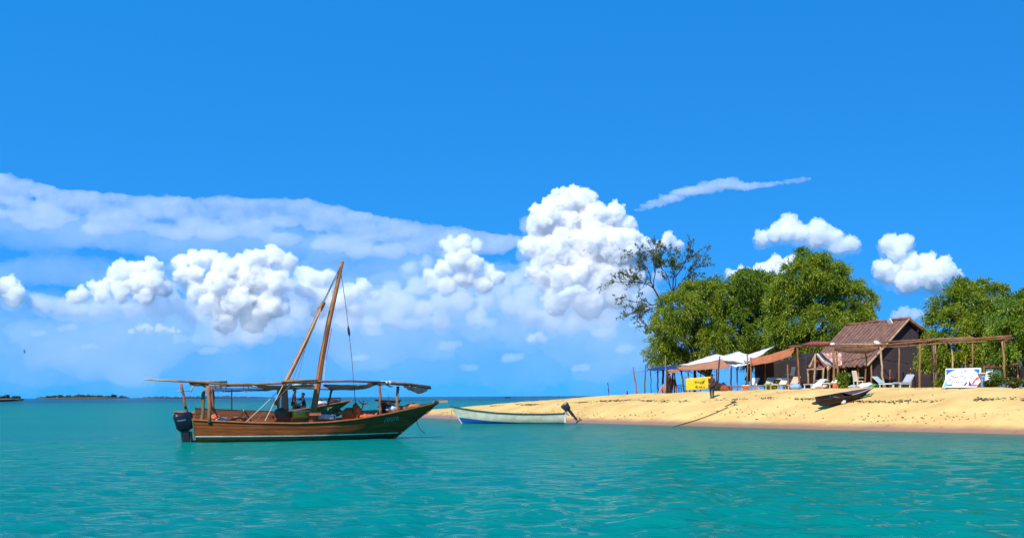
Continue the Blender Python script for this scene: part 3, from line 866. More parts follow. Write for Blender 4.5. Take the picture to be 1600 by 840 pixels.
# bow fittings: bowsprit board
MB().box(H.pt(1, 1, 1) + Vector((.20, 0, .04)), (.62, .20, .10), (0, -.02, 0)).build('bow_block', wood_pale, dhow)
# lettering on the bow (short marks as they read in the photograph)
def hull_stroke(pts, name='lettering'):
    out = []
    for px, py in pts:
        best = None
        for k in range(60):
            u = .62 + .36 * k / 59
            z = dl(px, py, 0).z
            p = H.ptz(u, min(z, H.sh(u)), -1, .012)
            w = DM @ p
            sx = 800 + F * w.x / w.y
            if best is None or abs(sx - px) < best[0]: best = (abs(sx - px), u)
        u = best[1]
        lo, hi = .1, H.sh(u)
        for k in range(24):
            mid = (lo + hi) / 2
            w = DM @ H.ptz(u, mid, -1, .012)
            sy = hor(px) - (w.z - EYE) * F / w.y
            if sy > py: lo = mid
            else: hi = mid
        out.append(H.ptz(u, lo, -1, .012))
    return MB().tube(out, .014, 5).build(name, glyph_teal, dhow)
for st in ([(600.5, 659.5), (602, 656), (603.5, 652.5)],
           [(604.5, 658.5), (605, 654), (606.5, 652), (608, 653), (607.5, 658)],
           [(610, 656.5), (611, 653), (612.6, 652.5), (612.6, 656), (611, 657.5), (610, 656.5)],
           [(614, 652.5), (614.8, 651)],
           [(617, 650.5), (616.2, 654), (615, 656.5), (613.8, 656)],
           [(619, 653.5), (620.5, 650.6), (622.2, 650.8), (621.2, 653), (619.4, 655), (620.2, 656.3), (622, 654.5)]):
    hull_stroke(st)
for st in ([(405, 668), (402, 670)], [(393, 669), (399, 670.5)], [(456.5, 663), (456.8, 669)], [(556, 661), (561, 655.5)], [(322, 665), (327, 660)], [(326, 666), (331, 661)], [(330, 665), (335, 661)], [(341, 665), (350, 670)]):
    pass
# outboard at the transom, hanging into the water
outboard(dhow, Matrix.Translation((-4.42, -.56, .50)) @ Matrix.Rotation(R(-8), 4, 'Y'), motor_blue, 1.55)
MB().blob((-4.62, .25, .80), (.22, .42, .30), 9, 2, .4).build('motor_cover', motor_black, dhow, True)

# cargo in the dhow (each a thing of its own)
def dplace(px, py, y):
    return DM @ dl(px, py, y)
def bundle(name, label, cat, px, py, y, r, m, seed, group=None, rot=0):
    o = MB().blob((0, 0, 0), r, seed, 3, .35, 2.0).build(name, m, None, True, loc=dplace(px, py, y))
    o.rotation_euler = (0, 0, PSI + rot)
    return tag(o, label, cat, group)
o = MB().box((0, 0, 0), (.85, .34, .26)).build('cool_box', yellow, None, loc=dplace(471.5, 647, .4), bevel=.03); o.rotation_euler = (0, 0, PSI)
tag(o, 'yellow box on the thwart just aft of the mast', 'box')
MB().box((0, 0, .15), (.89, .38, .05)).build('lid', white_paint, o, bevel=.01)
for i, (px, y) in enumerate(((503, .2), (511, .1), (519, .0))):
    o = MB().tube([(-.17, 0, 0), (-.14, 0, 0), (.14, 0, 0), (.17, 0, 0)], [.06, .11, .11, .06], 12).build('rolled_mat', cloth_white, None, True, loc=dplace(px, 650.5 + .4 * i, y)); o.rotation_euler = (0, 0, PSI)
    tag(o, 'white rolled mat lying in a row forward of the mast', 'mat', 'white rolled mats')
    MB().tube([(.05, 0, 0), (.08, 0, 0)], [.115, .115], 12).build('strap', motor_black, o)
bundle('life_jacket', 'orange life jacket heap slumped amidships by the fore stay', 'life jacket', 544, 646, .2, (.30, .28, .26), orange_stuff, 3)
bundle('life_jacket', 'red orange life jacket propped upright against the fore stay', 'life jacket', 556, 643, .1, (.20, .22, .36), orange_stuff, 4, rot=.5)
o = sheet('orange_tarpaulin', [dplace(563, 641, .5), dplace(592, 640, .5), dplace(588, 650, -.7), dplace(562, 652, -.7)], 12, 8, .04, orange_stuff, None, .03, 7, .02)
tag(o, 'orange tarpaulin spread over the thwarts behind the fore posts', 'tarpaulin')
bundle('sack', 'dark sack of gear between the two fore posts', 'sack', 604, 636, .0, (.34, .3, .24), cloth_dark, 6)
bundle('sack', 'white bundle stowed beside the dark sack of gear', 'sack', 611, 638, -.2, (.28, .22, .15), cloth_white, 7)
bundle('sack', 'tan bundle heaped on the foredeck near the bow', 'sack', 645, 635, -.1, (.42, .3, .16), mat('tan_sack', (.50, .21, .07), .85, (.32, .13, .05), 5, .4, 10), 8)
bundle('sack', 'small brown bundle just aft of the foredeck', 'sack', 630, 638, -.15, (.30, .3, .13), wood_red, 12)
bundle('coil_of_rope', 'pale coil of rope dropped in the stern sheets', 'rope', 347, 655, .2, (.26, .22, .09), rope_pale, 9)
bundle('life_jacket', 'small orange float lying against the high far side', 'float', 336, 652, .8, (.22, .15, .14), orange_stuff, 10)
bundle('life_jacket', 'orange jacket folded over an aft thwart', 'life jacket', 372, 655, .1, (.36, .22, .12), orange_stuff, 11)
bundle('sack', 'round dark brown bundle under the foot of the yard', 'sack', 441, 649, .6, (.36, .3, .34), hull_in, 13)
bundle('sack', 'green bundle forward of the mast against the far rail', 'sack', 517, 644, .9, (.50, .22, .22), mat('green_sack', (.10, .15, .05), .8, (.05, .09, .03), 4, .3), 14)
o = MB().tube([(0, 0, -.2), (.03, 0, .2), (.0, 0, .42)], [.03, .03, .02], 7).tube([(-.2, 0, .34), (0, .02, .26), (.22, 0, .36)], [.02, .03, .02], 7).build('grapnel', rail_wood, None, loc=dplace(564, 640, .0)); o.rotation_euler = (0, .3, PSI)
tag(o, 'small wooden forked anchor standing by the orange tarpaulin', 'anchor')
o = MB().tube([(-.45, 0, -.2), (0, .02, .05), (.5, 0, .33)], [.03, .035, .03], 7).build('oar_shaft', wood_dark, None, loc=dplace(603, 627, .3)); o.rotation_euler = (0, .55, PSI)
tag(o, 'dark pole propped across the fore posts', 'pole')
o = MB().tube([(0, 0, -.4), (.05, 0, .05), (.12, 0, .3)], [.02, .02, .04], 7).build('steering_lever', rail_wood, None, loc=dplace(375, 650, -.1)); o.rotation_euler = (0, .2, PSI)
tag(o, 'short wooden lever standing up among the aft thwarts', 'lever')

# ------------------------------------------------------------------ white skiff by the spit
SK = Hull(-3.55, 3.35, .62, -.25, .92,
          ([0, .2, .4, .6, .8, .92, 1], [.66, .62, .63, .70, .86, 1.02, 1.16]),
          ([0, .2, .45, .65, .8, .9, .96, 1], [.86, .95, 1.0, .93, .72, .46, .24, .03]),
          ([0, .15, .35, .6, 1], [.10, .55, .80, .92, 1.0]), srake=.05)
skiff = thing('white_skiff', 'open pale green and white motor skiff with blue bottom by the spit', 'boat', (-.05, 94.6, 0), R(180 - 4))
skiff_white = mat('skiff_white', (.58, .60, .44), .45, (.40, .43, .28), 2.2, .1, 6, spec=.35, detail=8)
skiff_blue = mat('skiff_blue', (.012, .10, .33), .4, (.010, .075, .26), 2)
SK.outer(40, 12).build('hull', skiff_white, skiff, True)
for sd in (-1, 1):
    SK.strip(lambda u: -.22, lambda u: float(np.interp(u, [0, .4, .7, 1], [.02, .05, .18, .43])), sd, .014, 40, 0, .985).build('bottom_paint', skiff_blue, skiff, True)
    SK.rail(sd, .09, .05).build('gunwale', mat('dark_rubber', (.03, .035, .03), .6), skiff)
SK.inner(.12, -.05).build('inner_hull', skiff_white, skiff, True)
SK.floor(.13, -.05).build('floor_boards', skiff_white, skiff)
for u in (.2, .42, .65):
    p = SK.ptz(u, .42, 1, -.05)
    MB().box((p.x, 0, .42), (.28, 2 * p.y, .04)).build('thwart', white_paint, skiff)
MB().box((-3.60, 0, .36), (.07, 1.56, .62)).build('transom_board', white_paint, skiff)
Mo = Matrix.Translation((-3.62, 0, .70)) @ Matrix.Rotation(R(38), 4, 'Y')
outboard(skiff, Mo, motor_black, 1.12)
MB().tube([SK.pt(1, .98, 1) + Vector((.0, 0, 0)), Vector((3.95, .1, .5)), Vector((4.3, .2, -.1))], .015, 5).build('bow_line', rope_m, skiff)

# ------------------------------------------------------------------ second dhow behind the first
D2 = Hull(-3.9, 3.5, 1.35, -.4, 1.15,
          ([0, .2, .45, .65, .82, 1], [1.05, .95, .92, 1.02, 1.25, 1.62]),
          (plan_u, [.6, .80, .95, 1.0, .96, .80, .52, .26, .03]),
          ([0, .15, .35, .6, 1], [.08, .5, .78, .92, 1.0]))
tip = at(547, 625.5, 80)
a2 = R(14)
O2 = Vector((tip.x - math.cos(a2) * 5.6, tip.y - math.sin(a2) * 5.6, 0))
dhow2 = thing('wooden_dhow', 'second brown dhow with blue awning and crew, moored beyond the first', 'boat', O2, a2)
D2.outer(36, 12).build('hull', hull_wood, dhow2, True)
for sd in (-1, 1):
    D2.strip(lambda u: -.3, lambda u: float(np.interp(u, [0, .6, 1], [.62, .55, .3])), sd, .014, 36, 0, .80).build('painted_side', mat('pale_turquoise_paint', (.55, .66, .66), .5, (.35, .55, .58), 2), dhow2, True)
    D2.rail(sd, .10, .055).build('gunwale', rail_wood, dhow2)
D2.inner(.3).build('inner_planking', hull_in, dhow2, True)
D2.floor(.62).build('deck', hull_in, dhow2)
D2I = (Matrix.Translation(O2) @ Matrix.Rotation(a2, 4, 'Z')).inverted()
def d2(px, py, y=0.0):
    a = D2I @ Vector((0, 0, EYE)); b = D2I @ at(px, py, 80); d = b - a
    return a + d * ((y - a.y) / d.y)
sheet('awning', [d2(322, 609, -.9), d2(440, 606, -.9), d2(436, 604, .9), d2(326, 605, .9)], 20, 8, .16, mat('teal_awning', (.02, .10, .22), .7, (.012, .06, .14), 2, .3), dhow2, .03, 4, .02)
for px, y in ((330, -.85), (362, -.85), (436, -.85), (334, .85), (434, .85)):
    MB().tube([d2(px, 607, y), d2(px, 642, y)], .04, 7).build('awning_post', wood_dark, dhow2)
o = sheet('curtain', [d2(440, 606, -.8), d2(449, 606, -.7), d2(451, 641, -.7), d2(439, 641, -.8)], 6, 10, 0, cloth_dark, dhow2, .04, 5, .03)
MB().tube([d2(497, 625, .3), d2(516, 622, .3), d2(531, 621, .3)], .035, 6).build('fore_rail', wood_dark, dhow2)
MB().tube([d2(531, 620, .3), d2(531.5, 631, .3)], .04, 6).build('fore_post', wood_dark, dhow2)
MB().tube([d2(500, 622, .3), d2(508, 632, .3)], .03, 6).build('fore_brace', wood_dark, dhow2)
for i, (px, py, r, m) in enumerate(((463, 634.5, (.22, .2, .16), cloth_white), (468, 636, (.16, .15, .14), cloth_tan), (498, 630, (.25, .2, .14), cloth_white), (507, 629.5, (.3, .2, .12), cloth_grey), (522, 628, (.35, .25, .18), cloth_dark))):
    o = MB().blob((0, 0, 0), r, i + 30, 3, .35, 2).build('sack', m, None, True, loc=Matrix.Translation(O2) @ Matrix.Rotation(a2, 4, 'Z') @ d2(px, py, .2))
    tag(o, ['white bag at the feet of the second dhow crew', 'tan bag at the feet of the second dhow crew', 'white bag forward on the second dhow', 'grey bag forward on the second dhow', 'dark heap of gear at the second dhow bow'][i], 'bag')

# ================================================================== PEOPLE
def skin_mesh(name, verts, edges, radii, root, m, parent=None, sub=2):
    bm = bmesh.new(); ly = bm.verts.layers.skin.verify()
    vs = []
    for i, p in enumerate(verts):
        v = bm.verts.new(p); v[ly].radius = (radii[i], radii[i]); v[ly].use_root = (i == root); vs.append(v)
    for a, b in edges: bm.edges.new((vs[a], vs[b]))
    me = bpy.data.meshes.new(name); bm.to_mesh(me); bm.free()
    ob = bpy.data.objects.new(name, me); COL.objects.link(ob)
    if parent is not None: ob.parent = parent
    k = ob.modifiers.new('skin', 'SKIN'); k.use_smooth_shade = True
    s_ = ob.modifiers.new('sub', 'SUBSURF'); s_.levels = sub; s_.render_levels = sub
    me.materials.append(m)
    return ob

def person(label, loc, h, heading, J, shirt, trousers, sleeves=True, long_legs=True, group=None, cap=None):
    root = thing('person', label, 'person', loc, heading, group)
    names = list(J)
    base = dict(pelvis=.078, spine=.070, chest=.078, neck=.032, jaw=.042, head=.058, crown=.040, nose=.010,
                shoulder=.040, elbow=.028, wrist=.020, palm=.022, hip=.055, knee=.036, ankle=.024, heel=.026, toe=.022)
    V = []; rad = []; ix = {}
    for k in names:
        ix[k] = len(V); V.append(tuple(Vector(J[k]) * h)); rad.append(base[k.split('_')[0]] * h)
    E = [('pelvis', 'spine'), ('spine', 'chest'), ('chest', 'neck'), ('neck', 'jaw'), ('jaw', 'head'), ('head', 'crown'), ('jaw', 'nose')]
    for q in 'lr':
        E += [('chest', 'shoulder_' + q), ('shoulder_' + q, 'elbow_' + q), ('elbow_' + q, 'wrist_' + q), ('wrist_' + q, 'palm_' + q),
              ('pelvis', 'hip_' + q), ('hip_' + q, 'knee_' + q), ('knee_' + q, 'ankle_' + q), ('ankle_' + q, 'toe_' + q)]
    edges = [(ix[a], ix[b]) for a, b in E]
    for q in 'lr':                                   # five fingers on each hand
        w = Vector(J['wrist_' + q]); p = Vector(J['palm_' + q]); d = (p - w).normalized()
        side = d.cross(Vector((0, 1, 0)));
        if side.length < .1: side = Vector((0, 0, 1))
        side.normalize()
        for i, (o_, ln) in enumerate(((-.016, .036), (-.006, .045), (.005, .042), (.015, .034), (.024, .026))):
            b0 = p + side * o_ * .8
            if i == 4: b0 = w.lerp(p, .4) + side * .012
            t0 = b0 + d * ln * .55 + side * o_ * .4; t1 = b0 + d * ln + side * o_ * .5 + Vector((.006, 0, 0))
            i0 = len(V); V += [tuple(t0 * h), tuple(t1 * h)]; rad += [.0058 * h, .005 * h]
            edges += [(ix['palm_' + q] if i < 4 else ix['wrist_' + q], i0), (i0, i0 + 1)]
    skin_mesh('body', V, edges, rad, ix['pelvis'], skin, root, 1)
    def cloth(name, keys, ed, grow, m, flare=None):
        vv = [tuple(Vector(J[k]) * h) for k in keys]; rr = [(base[k.split('_')[0]] + grow) * h for k in keys]
        if flare:
            for k, f_ in flare.items(): rr[keys.index(k)] *= f_
        skin_mesh(name, vv, [(keys.index(a), keys.index(b)) for a, b in ed], rr, 0, m, root, 1)
    sk = ['pelvis', 'spine', 'chest', 'shoulder_l', 'shoulder_r', 'elbow_l', 'elbow_r']
    cloth('shirt', sk, [('pelvis', 'spine'), ('spine', 'chest'), ('chest', 'shoulder_l'), ('chest', 'shoulder_r'), ('shoulder_l', 'elbow_l'), ('shoulder_r', 'elbow_r')], .008, shirt)
    tk = ['pelvis', 'hip_l', 'hip_r', 'knee_l', 'knee_r'] + (['ankle_l', 'ankle_r'] if long_legs else [])
    te = [('pelvis', 'hip_l'), ('pelvis', 'hip_r'), ('hip_l', 'knee_l'), ('hip_r', 'knee_r')] + ([('knee_l', 'ankle_l'), ('knee_r', 'ankle_r')] if long_legs else [])
    cloth('trousers', tk, te, .008, trousers)
    hd = Vector(J['head']) * h; cr = Vector(J['crown']) * h
    MB().blob(tuple(hd.lerp(cr, .55) + Vector((-.010 * h, 0, .012 * h))), (.066 * h, .062 * h, .056 * h), 3, 2, .12).build('hair', cap or hair, root, True)
    return root

def stand(lean=0.0, legs=.05, arm_l=None, arm_r=None):
    J = dict(pelvis=(0, 0, .53), spine=(lean * .3, 0, .64), chest=(lean * .7, 0, .755), neck=(lean, 0, .84), jaw=(lean * 1.1 + .012, 0, .885), head=(lean * 1.15, 0, .93), crown=(lean * 1.15, 0, .965), nose=(lean * 1.1 + .07, 0, .90))
    for q, s_ in (('l', 1), ('r', -1)):
        J['shoulder_' + q] = (lean * .85, s_ * .105, .80)
        arm = arm_l if q == 'l' else arm_r
        if arm:
            J['elbow_' + q], J['wrist_' + q], J['palm_' + q] = arm
        else:
            J['elbow_' + q] = (lean * .5 - .01, s_ * .128, .64); J['wrist_' + q] = (lean * .5 + .04, s_ * .125, .50); J['palm_' + q] = (lean * .5 + .055, s_ * .122, .455)
        J['hip_' + q] = (0, s_ * .055, .50)
        J['knee_' + q] = (.012 + s_ * legs * .4, s_ * .058, .275)
        J['ankle_' + q] = (-.01 + s_ * legs, s_ * .055, .045)
        J['toe_' + q] = (.085 + s_ * legs, s_ * .065, .018)
    return J
dark_cloth = mat('dark_clothes', (.030, .018, .012), .85, (.018, .012, .010), 8)
brown_cloth = mat('brown_clothes', (.075, .038, .016), .85, (.04, .02, .012), 8)
navy_cloth = mat('navy_clothes', (.012, .022, .055), .85, (.008, .014, .03), 8)
red_cloth = mat('rust_clothes', (.30, .07, .03), .85, (.20, .045, .02), 8)

p = on_sand(1112.5, 623)
person('person in dark brown clothes walking down the sand before the yellow banner', p, 1.58, R(-120),
       stand(.02, .03, ((.05, .15, .65), (.10, .10, .56), (.12, .07, .53))), brown_cloth, dark_cloth)
p = col_at(1047.5, 10.5)
person('person in rust red clothes leaning on a post under the tan tarp', p, 1.62, R(170), stand(.05, .05), red_cloth, brown_cloth)
MW2 = Matrix.Translation(O2) @ Matrix.Rotation(a2, 4, 'Z')
def on2(px, y):
    q = d2(px, 640, y); q.z = .63; return MW2 @ q
person('crew member in black standing on the second dhow beside the curtain', on2(459, -.2), 1.66, a2, stand(.03, .04), dark_cloth, dark_cloth)
J = dict(pelvis=(0, 0, .10), spine=(.0, 0, .21), chest=(.02, 0, .33), neck=(.03, 0, .42), jaw=(.045, 0, .465), head=(.035, 0, .51), crown=(.035, 0, .545), nose=(.105, 0, .48),
         shoulder_l=(.03, .105, .38), elbow_l=(.10, .17, .26), wrist_l=(.20, .12, .20), palm_l=(.24, .11, .19),
         shoulder_r=(.04, -.105, .38), elbow_r=(.17, -.13, .36), wrist_r=(.30, -.13, .42), palm_r=(.345, -.13, .435),
         hip_l=(.02, .06, .08), hip_r=(.02, -.06, .08), knee_l=(.23, .09, .12), knee_r=(.23, -.09, .12),
         ankle_l=(.25, .09, -.11), ankle_r=(.25, -.09, -.11), toe_l=(.34, .09, -.135), toe_r=(.34, -.09, -.135))
q = MW2 @ d2(475, 631, .1); q.z = 1.08
person('crew member in navy sitting on the second dhow, one arm stretched out', q, 1.66, a2 + R(180), J, navy_cloth, navy_cloth)
o = MB().box((0, 0, 0), (.5, .5, .42)).build('crate', hull_in, None, loc=(q.x, q.y, .84), bevel=.02); o.rotation_euler = (0, 0, a2)
tag(o, 'brown crate that the seated crew member sits on', 'crate')

# ================================================================== BEACH CAMP
# ------------------------------------------------------------------ trees
def leaf_mat(name, c1, c2, c3):
    m = bpy.data.materials.new(name); m.use_nodes = True
    n, l = m.node_tree.nodes, m.node_tree.links
    n.remove(n['Principled BSDF'])
    g = n.new('ShaderNodeNewGeometry')
    t = n.new('ShaderNodeTexNoise'); t.inputs['Scale'].default_value = .9; t.inputs['Detail'].default_value = 3
    l.new(g.outputs['Position'], t.inputs['Vector'])
    r = n.new('ShaderNodeValToRGB')
    r.color_ramp.elements[0].position = .3; r.color_ramp.elements[0].color = (*c1, 1)
    r.color_ramp.elements[1].position = .7; r.color_ramp.elements[1].color = (*c3, 1)
    e = r.color_ramp.elements.new(.5); e.color = (*c2, 1)
    rnd = n.new('ShaderNodeMath'); rnd.operation = 'MULTIPLY_ADD'; rnd.inputs[1].default_value = .30
    l.new(g.outputs['Random Per Island'], rnd.inputs[0])
    sub = n.new('ShaderNodeMath'); sub.operation = 'SUBTRACT'; sub.inputs[1].default_value = .15
    l.new(t.outputs['Fac'], sub.inputs[0]); l.new(sub.outputs[0], rnd.inputs[2])
    l.new(rnd.outputs[0], r.inputs['Fac'])
    d = n.new('ShaderNodeBsdfDiffuse'); tr = n.new('ShaderNodeBsdfTranslucent'); gl = n.new('ShaderNodeBsdfGlossy'); gl.inputs['Roughness'].default_value = .45
    gl.inputs['Color'].default_value = (.8, .8, .7, 1)
    l.new(r.outputs[0], d.inputs['Color']); l.new(r.outputs[0], tr.inputs['Color'])
    a = n.new('ShaderNodeMixShader'); a.inputs[0].default_value = .42; l.new(d.outputs[0], a.inputs[1]); l.new(tr.outputs[0], a.inputs[2])
    b = n.new('ShaderNodeMixShader'); b.inputs[0].default_value = .03; l.new(a.outputs[0], b.inputs[1]); l.new(gl.outputs[0], b.inputs[2])
    l.new(b.outputs[0], n['Material Output'].inputs['Surface'])
    return m
LEAF = leaf_mat('leaf_green', (.080, .145, .007), (.19, .265, .009), (.33, .38, .016))
LEAF2 = leaf_mat('leaf_deep_green', (.060, .130, .008), (.15, .240, .010), (.27, .345, .016))
LEAF3 = leaf_mat('leaf_olive', (.060, .080, .012), (.11, .13, .018), (.17, .17, .03))
BARK = mat('bark', (.10, .060, .035), .9, (.045, .028, .018), 3, .6, 10, stretch=(3, 3, .6))
BARKD = mat('dark_bark', (.045, .030, .022), .9, (.022, .015, .012), 3, .6, 10, stretch=(3, 3, .6))

def leaves(P, D, ln, wd, rng):
    """rhombic leaves at the points P, pointing along D"""
    n = len(P)
    D = D / np.maximum(np.linalg.norm(D, axis=1, keepdims=True), 1e-6)
    side = np.cross(D, rng.normal(size=(n, 3))); side /= np.maximum(np.linalg.norm(side, axis=1, keepdims=True), 1e-6)
    L = (ln * rng.uniform(.6, 1.3, (n, 1))); W = wd * rng.uniform(.7, 1.3, (n, 1))
    V = np.stack([P, P + D * L * .5 + side * W, P + D * L, P + D * L * .5 - side * W], 1).reshape(-1, 3)
    Q = np.arange(4 * n).reshape(n, 4)
    return V, Q

def crown_points(lobes, rng, clumps=70, sprays=26, per=7, droop=.55, spread=.5):
    P = []; D = []
    for c, r in lobes:
        k = int(clumps * (np.prod(r) ** (1 / 3) / 1.8) ** 2)
        v = rng.normal(size=(k, 3)); v /= np.linalg.norm(v, axis=1, keepdims=True)
        rad = rng.uniform(.35, 1.0, (k, 1)) ** .5
        cc = c + v * r * rad * rng.uniform(.85, 1.12, (k, 1))
        for j in range(k):
            m_ = sprays
            cr = rng.uniform(.28, .62)
            w = rng.normal(size=(m_, 3)); w /= np.linalg.norm(w, axis=1, keepdims=True)
            base = cc[j] + w * cr * rng.uniform(.1, 1, (m_, 1)) * np.array([1, 1, .7])
            d = w * .6 + v[j] * .7 + np.array([0, 0, .25]); d /= np.linalg.norm(d, axis=1, keepdims=True)
            ln = rng.uniform(.25, .6, (m_, 1)) * spread * 2
            for q in range(per):
                f = q / (per - 1)
                P.append(base + d * ln * f + np.array([0, 0, -1]) * droop * ln * f * f + rng.normal(size=(m_, 3)) * .03)
                D.append(d * (1 - .5 * f) + np.array([0, 0, -1]) * droop * 1.3 * f + rng.normal(size=(m_, 3)) * .45)
    return np.concatenate(P), np.concatenate(D)

def limb(mb, a, b, r0, r1, n=7, amp=.15, seed=0):
    pts = wobble(a, b, n, amp, seed)
    mb.tube(pts, [r0 + (r1 - r0) * i / (n - 1) for i in range(n)], 8, .06)

def tree(label, base_px, s, lobes_px, seed, leafm, trunk_r=.28, name='leafy_tree', clumps=70, sprays=28, leaf=(.19, .032), dY=2.0, group='leafy trees behind the camp', droop=.85, forks=2):
    rng = np.random.default_rng(seed); rr = random.Random(seed)
    b = col_at(base_px, s)
    root = thing(name, label, 'tree', b, 0, group)
    Y = b.y
    lobes = []
    for px, py, r in lobes_px:
        c = at(px, py, Y + rr.uniform(-dY, dY)) - b
        k = r * Y / F
        lobes.append((np.array(c), np.array([k * 1.05, k * 1.1, k * .95])))
    mb = MB()
    top = Vector(np.mean([l[0] for l in lobes], axis=0)); top.z *= .55
    fork = Vector((top.x * .4, top.y * .3, max(1.6, top.z * .5)))
    limb(mb, Vector((0, 0, -.2)), fork, trunk_r, trunk_r * .75, 7, .18, seed)
    for i, (c, r) in enumerate(lobes):
        a = fork + Vector((rr.uniform(-.15, .15), rr.uniform(-.15, .15), 0))
        midp = a.lerp(Vector(c), .55) + Vector((rr.uniform(-.5, .5), rr.uniform(-.5, .5), rr.uniform(0, .4)))
        limb(mb, a, midp, trunk_r * .5, trunk_r * .3, 5, .12, seed + i)
        limb(mb, midp, Vector(c), trunk_r * .3, trunk_r * .1, 5, .12, seed + 50 + i)
        for k in range(6):
            v = Vector((rr.gauss(0, 1), rr.gauss(0, 1), rr.gauss(0, .8))).normalized()
            limb(mb, Vector(c).lerp(midp, rr.random() * .6), Vector(c) + Vector((v.x * r[0], v.y * r[1], v.z * r[2])) * .85, trunk_r * .13, .015, 5, .15, seed + 100 + 7 * i + k)
    mb.build('trunk', BARKD, root, True)
    # outlying sprigs break the outline; pockets inside let the limbs and the sky show
    big = list(lobes)
    for k in range(16):
        c, r = big[rr.randrange(len(big))]
        v = np.array([rr.gauss(0, 1), rr.gauss(0, .7), rr.gauss(.35, .9)]); v /= np.linalg.norm(v)
        lobes.append((c + v * r * rr.uniform(.95, 1.22), np.array([1, 1, .8]) * rr.uniform(.28, .55)))
    P, D = crown_points(lobes, rng, clumps, sprays, droop=droop)
    keep = P[:, 2] > .9
    for k in range(15):
        c, r = big[rr.randrange(len(big))]
        v = np.array([rr.gauss(0, 1), -abs(rr.gauss(0, .8)), rr.gauss(.1, .8)]); v /= np.linalg.norm(v)
        q = c + v * r * rr.uniform(.75, 1.05)
        e = np.array([rr.uniform(.35, .8), rr.uniform(.7, 1.3), rr.uniform(.25, .55)])
        keep &= (((P - q) / e) ** 2).sum(1) > rng.uniform(.7, 1.1, len(P))
    V, Q = leaves(P[keep], D[keep], leaf[0], leaf[1], rng)
    o = fast_mesh('crown', V, Q, leafm, root); o['kind'] = 'stuff'
    return root

tree('broad leafy tree at the seaward end of the grove, above the tan tarp', 1128, 19,
     [(1030, 548, 20), (1046, 512, 26), (1062, 478, 28), (1072, 532, 34), (1082, 460, 22), (1096, 500, 32), (1110, 458, 24), (1118, 530, 34), (1050, 556, 16)], 41, LEAF, .30)
tree('leafy tree in the middle of the grove, behind the white tarps', 1168, 22,
     [(1138, 468, 34), (1162, 446, 26), (1186, 440, 22), (1150, 512, 38), (1188, 480, 34), (1200, 520, 36), (1172, 545, 26), (1206, 446, 22)], 42, LEAF2, .30)
tree('tallest rounded leafy tree, next to the thatched hut', 1226, 18,
     [(1272, 424, 26), (1296, 428, 24), (1246, 432, 24), (1232, 462, 30), (1282, 458, 36), (1320, 446, 24), (1344, 466, 22), (1240, 506, 36), (1290, 506, 34), (1328, 492, 28), (1262, 535, 26), (1222, 545, 22), (1350, 488, 14), (1262, 412, 16)], 43, LEAF, .34)
tree('leafy tree beyond the bare pole pergola, right of the hut', 1512, 20,
     [(1482, 490, 26), (1506, 462, 26), (1530, 458, 22), (1552, 468, 22), (1500, 510, 34), (1540, 510, 34), (1474, 535, 22), (1520, 550, 34), (1462, 558, 20), (1560, 545, 26)], 44, LEAF, .26)
tree('dense leafy tree at the landward edge of the camp', 1604, 17,
     [(1590, 480, 24), (1612, 470, 26), (1578, 520, 26), (1605, 520, 34), (1640, 490, 34), (1590, 556, 24), (1640, 540, 36)], 45, LEAF2, .28)
tree('low spreading bush tree under the pergola beside the hut gable', 1452, 19,
     [(1440, 566, 14), (1458, 572, 14), (1476, 575, 14), (1498, 575, 14), (1520, 578, 13), (1430, 580, 9), (1448, 552, 14)], 46, LEAF2, .10, 'low_tree', clumps=110, sprays=18, dY=.8)

